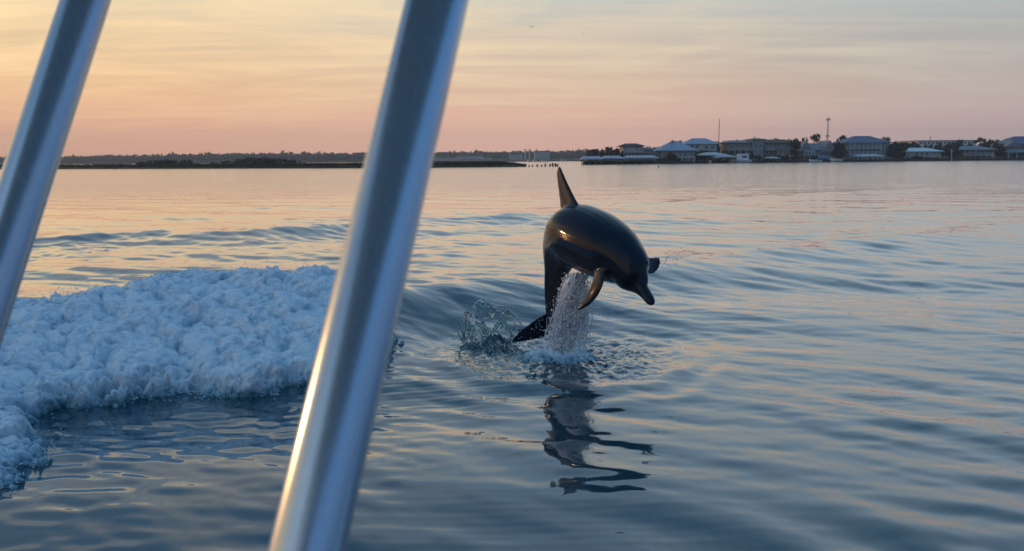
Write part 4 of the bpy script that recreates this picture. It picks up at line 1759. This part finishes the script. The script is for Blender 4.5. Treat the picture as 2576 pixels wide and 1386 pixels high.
def pole(name, label, cat, px0, py0, px1, py1, Y, r, mat, z0=None):
    a, b = src(px0, py0, Y), src(px1, py1, Y)
    if z0 is not None:
        a.z = z0
    m = MB()
    m.tube([a, a.lerp(b, .5), b], [r * 1.1, r, r * .9], 10)
    o = m.build(name, mat)
    tag(o, label, cat)
    return o


o = pole('mooring_pile', 'weathered tall mooring pole with a crossbar between the cyan roof and stilt houses', 'pole', 2737, 470, 2737, 428, ysh(2737) - 26, .20, MT['trim'], -.8)
a = src(2737, 434, ysh(2737) - 26)
box_obj('crossbar', MT['trim'], o, a.x - .7, a.x + .7, a.y - .08, a.y + .08, a.z - .08, a.z + .08)
o = pole('channel_stake', 'lone leaning stake standing in open water off the boathouses', 'stake', 1892, 489, 1895, 478, 150, .10, MT['wood'])
p = src(1895, 478, 150)
box_obj('cap', MT['trim'], o, p.x - .12, p.x + .12, p.y - .12, p.y + .12, p.z, p.z + .06)

# white float by the shore
p = src(2043, 468, ysh(2043) - 3)
m = MB()
m.tube([(p.x, p.y, -.3), (p.x, p.y, .05), (p.x, p.y, .55), (p.x, p.y, .95), (p.x, p.y, 1.15)], [.3, .5, .58, .42, .1], 12)
o = m.build('mooring_buoy', MT['boat_w'], None, True)
tag(o, 'round white mooring buoy below the two-tier boat shelter', 'buoy')
m = MB()
m.tube([(p.x, p.y, 1.15), (p.x, p.y, 1.35)], .07, 6)
m.build('ring', MT['steel'], o)


def pier():
    D = 196
    root = empty('broken_pier', tuple(src(1540, 480, D)))
    tag(root, 'row of old pier posts off the tip of the marsh island', 'pier')
    xs = [1476, 1490, 1500, 1512, 1522, 1532, 1545, 1558, 1568, 1582, 1590, 1598, 1604]
    for i, x in enumerate(xs):
        a = src(x, 480, D + (i % 3))
        h = random.uniform(.35, .85)
        m = MB()
        m.tube([(a.x, a.y, -.6), (a.x + random.uniform(-.04, .04), a.y, h)], [.24, .21], 8)
        m.build('post', MT['wood'], root)
    for x0, x1 in ((1476, 1512), (1586, 1606)):
        a, b = src(x0, 480, D + .7), src(x1, 480, D + .7)
        box_obj('walkway', MT['wood'], root, a.x, b.x, a.y, a.y + 1.2, .42, .58)


pier()


def cruiser(x0, x1, yb, Y, label, s=1.0, cabin=True):
    a, b = src(x0, 470, Y), src(x1, 470, Y)
    L = b.x - a.x
    root = empty('cabin_cruiser' if cabin else 'skiff', ((a.x + b.x) / 2, Y, 0))
    tag(root, label, 'boat')
    secs = []
    for q, w, zt, zk in ((0, .02, 1.55, .9), (.12, .55, 1.45, -.05), (.35, 1.05, 1.25, -.25), (.7, 1.2, 1.12, -.3), (1.0, 1.1, 1.05, -.25)):
        x = a.x + L * q
        w *= s * 1.25
        secs.append([Vector((x, Y + w * u, z * s)) for u, z in ((-1, zt), (-.85, zt * .45), (-.3, zk * .8), (0, zk), (.3, zk * .8), (.85, zt * .45), (1, zt))])
    m = MB()
    m.add(*loft(secs))
    m.build('hull', MT['boat_w'], root, False)
    if not cabin:
        box_obj('bench', MT['trim'], root, a.x + L * .45, a.x + L * .62, Y - .6, Y + .6, 1.12 * s, 1.3 * s)
        m = MB()
        m.box(a.x + L * .97, a.x + L * 1.04, Y - .2, Y + .2, .6 * s, 1.5 * s)
        m.build('outboard_motor', MT['roof_dark'], root)
        return
    ca, cb = a.x + L * .30, a.x + L * .86
    m = MB()
    z0, z1 = 1.12, 3.05
    m.add([(ca, Y - 1.1, z0), (cb, Y - 1.1, z0), (cb, Y + 1.1, z0), (ca, Y + 1.1, z0), (ca + L * .11, Y - .9, z1), (cb - .1, Y - .9, z1), (cb - .1, Y + .9, z1), (ca + L * .11, Y + .9, z1)],
          [(0, 3, 2, 1), (4, 5, 6, 7), (0, 1, 5, 4), (1, 2, 6, 5), (2, 3, 7, 6), (3, 0, 4, 7)])
    c = m.build('cabin', MT['boat_w'], root)
    m = MB()
    m.add([(ca + L * .24, Y - 1.09, 1.75), (cb - .5, Y - 1.09, 1.75), (cb - .6, Y - 1.0, 2.45), (ca + L * .26, Y - 1.0, 2.45)], [(0, 1, 2, 3)])
    m.add([(ca + L * .24, Y - 1.0, 1.75), (cb - .5, Y - 1.0, 1.75), (cb - .6, Y - .9, 2.45), (ca + L * .26, Y - .9, 2.45)], [(3, 2, 1, 0)])
    m.build('window', MT['pane'], c)
    box_obj('canopy', MT['boat_w'], root, ca + L * .08, cb + .5, Y - 1.15, Y + 1.15, z1 + .01, z1 + .16)
    m = MB()
    m.tube([(a.x + .2, Y - .3, 1.6), (a.x + .15, Y - .3, 2.2), (ca, Y - 1.0, 2.0), (ca, Y - 1.05, 1.3)], .035, 6)
    m.build('bow_rail', MT['steel'], root)


cruiser(2095, 2160, 471, ysh(2130) - 9, 'white cabin cruiser moored at the bulkhead by the shelter')
cruiser(2386, 2420, 463, ysh(2400) - 2.0, 'small pale open boat ashore between the lilac and blue houses', .95, False)
cruiser(2326, 2362, 463, ysh(2340) - 8, 'low open boat moored in front of the lilac gabled house', .7, False)
for i, (x, w) in enumerate(((1516, 12), (1532, 14), (1556, 16), (1612, 18))):
    cruiser(x, x + w, 470, 560 + i * 12, ['tiny white boat moored under the light poles', 'tiny white boat moored just past the light poles', 'tiny white boat below the taller apartment block',
                                          'tiny white boat moored nearest to the boathouses'][i], .9, False)


def birds():
    for x, y, D, sp, lab in ((1528, 77, 110, .36, 'small dark bird gliding high over the bay, wings level'), (1677, 99, 150, .30, 'tiny distant bird flying higher above the houses, wings raised')):
        c = src(x, y, D)
        m = MB()
        m.tube([c + Vector((0, -.18, 0)), c + Vector((0, -.08, .01)), c + Vector((0, .08, 0)), c + Vector((0, .22, 0))], [.02, .05, .045, .015], 8)
        o = m.build('bird', MT['bird'], None, True)
        for s in (-1, 1):
            w = MB()
            lift = .05 if D < 120 else .14
            w.add([c + Vector((s * .03, -.08, .02)), c + Vector((s * .03, .08, .02)), c + Vector((s * sp * .5, .06, lift)), c + Vector((s * sp * .5, -.08, lift)), c + Vector((s * sp, .08, lift * .7)),
                   c + Vector((s * .03, -.08, .0)), c + Vector((s * .03, .08, .0)), c + Vector((s * sp * .5, .06, lift - .015)), c + Vector((s * sp * .5, -.08, lift - .015))],
                  [(0, 1, 2, 3), (3, 2, 4), (5, 8, 7, 6), (8, 4, 7)])
            w.build('wing', MT['bird'], o)
        tag(o, lab, 'bird')


birds()


def build_trees():
    P = 'pine_tree'
    put_tree(2422, 387, 33, 30, 'pine', 'round-topped pine on a bare trunk left of the dark blue roof', None)
    put_tree(2341, 383, 30, 24, 'pine', 'tall dense pine rising above the lilac gabled house', None)
    put_tree(2286, 396, 32, 4, 'broad', 'tall dark oak at the corner of the brown roofed house', None)
    put_tree(2312, 391, 20, 30, 'broad', 'slim dark oak behind the lilac house gable', None)
    put_tree(2544, 391, 40, 34, 'broad', 'dark oak crown showing over the end of the dark blue roof', None)
    put_tree(2172, 392, 20, 40, 'pine', 'small round pine above the square block of the long grey house', None)
    put_tree(2815, 394, 34, 34, 'pine', 'broad dark pine behind the stilt house roof', None)
    put_tree(2846, 398, 18, 40, 'pine', 'slender leaning pine right behind the stilt house', None)
    put_tree(2894, 396, 40, 22, 'broad', 'large dark oak against the column porch house', None)
    put_tree(2758, 399, 18, 60, 'pine', 'single small pine above the flat pale building', None)
    spans = [(1676, 1790, 'the two small boathouses'), (1791, 1880, 'the dark-roofed white house'), (1885, 2000, 'the broad light-blue roof'), (2001, 2062, 'the flat-topped slate roof'), (2063, 2084, 'the two-tier shelter'),
             (2088, 2194, 'the long grey house'), (2195, 2290, 'the brown roofed house'), (2291, 2404, 'the lilac gabled house'), (2432, 2560, 'the dark blue roof house'), (2600, 2709, 'the cyan roof house'),
             (2756, 2859, 'the stilt house'), (2884, 3010, 'the column porch house')]

    def where(x, back):
        for a_, b_, nm in spans:
            if a_ <= x <= b_:
                return ('behind ' if back else 'in front of ') + nm
        lft = [q for q in spans if q[1] < x][-1]
        rgt = [q for q in spans if q[0] > x][0]
        return 'between %s and %s' % (lft[2], rgt[2])
    for x, yt, w, d in ((2408, 406, 36, 18), (2432, 410, 32, 22), (2576, 405, 44, 12), (2598, 407, 42, 20), (2566, 416, 36, 3), (2590, 420, 34, 2), (2622, 406, 42, 30), (2650, 412, 34, 34), (2680, 413, 36, 30),
                        (2712, 407, 44, 16), (2732, 408, 46, 10), (2752, 406, 44, 18), (2728, 420, 44, 3), (2790, 411, 46, 28), (2830, 405, 46, 30), (2862, 400, 38, 24), (2874, 404, 42, 12), (2868, 418, 36, 6),
                        (2880, 428, 30, 3), (2300, 410, 34, 22), (2272, 402, 34, 26), (2448, 408, 30, 30), (2416, 418, 40, 5), (2356, 402, 36, 30), (2384, 404, 40, 32), (2574, 432, 34, 1), (2742, 434, 34, 1), (2410, 434, 30, 1)):
        put_tree(x, yt, w, d, 'broad', ('tall' if yt < 412 else 'low') + ' dark green oak ' + where(x, d > 6), 'oaks between the houses')
    for x, yt, w in ((1700, 427, 34), (1722, 426, 34), (1750, 420, 38), (1772, 425, 34), (1790, 427, 30), (1864, 419, 22), (1888, 420, 26), (2070, 403, 36), (2092, 402, 36), (2116, 400, 36), (2140, 401, 38),
                     (2204, 399, 34), (2228, 396, 40), (2254, 396, 38), (1958, 402, 24), (1972, 404, 24), (1826, 424, 24), (1908, 418, 22)):
        put_tree(x, yt, w, 62, 'broad', 'dusky woodland tree rising well back ' + where(x, True), 'trees behind the left houses', 'woodland_tree')
    for x, yt, w, d in ((1742, 434, 30, 3), (1768, 436, 30, 2), (1786, 432, 22, 6), (1838, 442, 18, 2), (1928, 436, 30, 1), (1936, 446, 24, -.2), (2016, 430, 34, 8), (2034, 428, 36, 10), (2008, 442, 28, 2),
                        (2086, 428, 34, 6), (2112, 432, 36, 7), (2128, 438, 30, 8), (2158, 432, 22, 7), (2250, 442, 30, 1), (2182, 444, 24, 4), (2262, 450, 24, .5), (2340, 446, 24, 3), (2640, 446, 30, 1.0), (2656, 452, 24, .5),
                        (1900, 450, 24, .4), (2060, 456, 24, .2), (2690, 454, 24, .6), (2476, 458, 20, .4), (2780, 454, 30, 1), (2824, 455, 28, 1), (2290, 448, 30, 1), (2206, 452, 24, 1)):
        put_tree(x, yt, w, d, 'bush', ('rounded' if w > 26 else 'small') + ' dark shrub ' + where(x, d > 6), 'shrubs along the waterfront')
    # scrub on the marsh, left
    lab, gr = 'grey-green scrub clump on the flat marsh island', 'scrub on the marsh'
    for x, yt, w in ((390, 401, 46), (420, 399, 52), (452, 398, 50), (478, 401, 40), (360, 404, 30), (500, 408, 22), (545, 405, 26), (575, 402, 30), (612, 398, 42), (648, 393, 54), (680, 393, 56), (712, 395, 50), (740, 398, 34),
                     (305, 410, 22), (770, 404, 22), (520, 411, 18), (596, 406, 24)):
        D = 245
        xs = x / K * .985
        put_tree(xs, (yt + 1) / K, w * 1.1, 0, 'bush', ('tall broad' if yt < 397 else 'rounded' if yt < 403 else 'low straggling') + ' grey-green scrub clump on the marsh island' + (', in the longer thicket' if x < 490 else ''), gr, 'marsh_shrub', ybase=420 / K, D=D)
    # one big mass of far woodland along the hills
    n = 900
    V, Q = [], []
    base = [crown_mesh('tmp%d' % k, 72, 12, .13, 300 + k) for k in range(6)]
    arr = []
    for b in base:
        c = np.empty(len(b.vertices) * 3, np.float32)
        b.vertices.foreach_get('co', c)
        arr.append(c.reshape(-1, 3))
        bpy.data.meshes.remove(b)
    F = np.array(FAR)
    cnt = 0
    for i in range(3600):
        t = rng.uniform(0, len(F) - 1.001)
        k = int(t)
        p = F[k] * (1 - t + k) + F[k + 1] * (t - k)
        d = p / np.linalg.norm(p)
        dep = rng.uniform(0, 120)
        p = p + d * dep
        px = 1288 + p[0] / p[1] * 2000
        hmul = float(np.interp(px, [-400, 150, 520, 900, 1100, 1465, 1800, 2600], [.72, .74, 1.02, 1.02, 1.02, 1.12, 1.2, 1.2]))
        D = np.linalg.norm(p)
        h = (6.6 + rng.uniform(0, 2.2) + (2.4 if rng.uniform() < .03 else 0)) * hmul * D / 950
        w = h * rng.uniform(.7, 1.3)
        c = arr[i % 6]
        an = rng.uniform(0, 6.28)
        cc, ss = math.cos(an), math.sin(an)
        v = np.stack([(c[:, 0] * cc - c[:, 1] * ss) * w + p[0], (c[:, 0] * ss + c[:, 1] * cc) * w + p[1], c[:, 2] * h + 1.0 + dep * .02], -1)
        V.append(v)
        Q.append(np.arange(len(c)).reshape(-1, 4) + cnt)
        cnt += len(c)
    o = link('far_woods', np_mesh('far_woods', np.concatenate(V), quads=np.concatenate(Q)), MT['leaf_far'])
    tag(o, 'continuous hazy belt of woodland along the far bank', 'woods', kind='stuff')


build_trees()


# ------------------------------------------------------------------ evening haze
def build_haze():
    m = bpy.data.materials.new('evening_haze')
    m.use_nodes = True
    n, l = m.node_tree.nodes, m.node_tree.links
    n.clear()
    out = n.new('ShaderNodeOutputMaterial')
    vol = n.new('ShaderNodeVolumePrincipled')
    vol.inputs['Color'].default_value = (1.0, 1.0, 1.0, 1)
    vol.inputs['Density'].default_value = .00028
    vol.inputs['Anisotropy'].default_value = .2
    l.new(vol.outputs[0], out.inputs['Volume'])
    o = box_obj('haze', m, None, -2600, 2600, -300, 2150, -2.0, 75)
    tag(o, 'thin evening haze hanging over the bay', 'haze', kind='stuff')


build_haze()
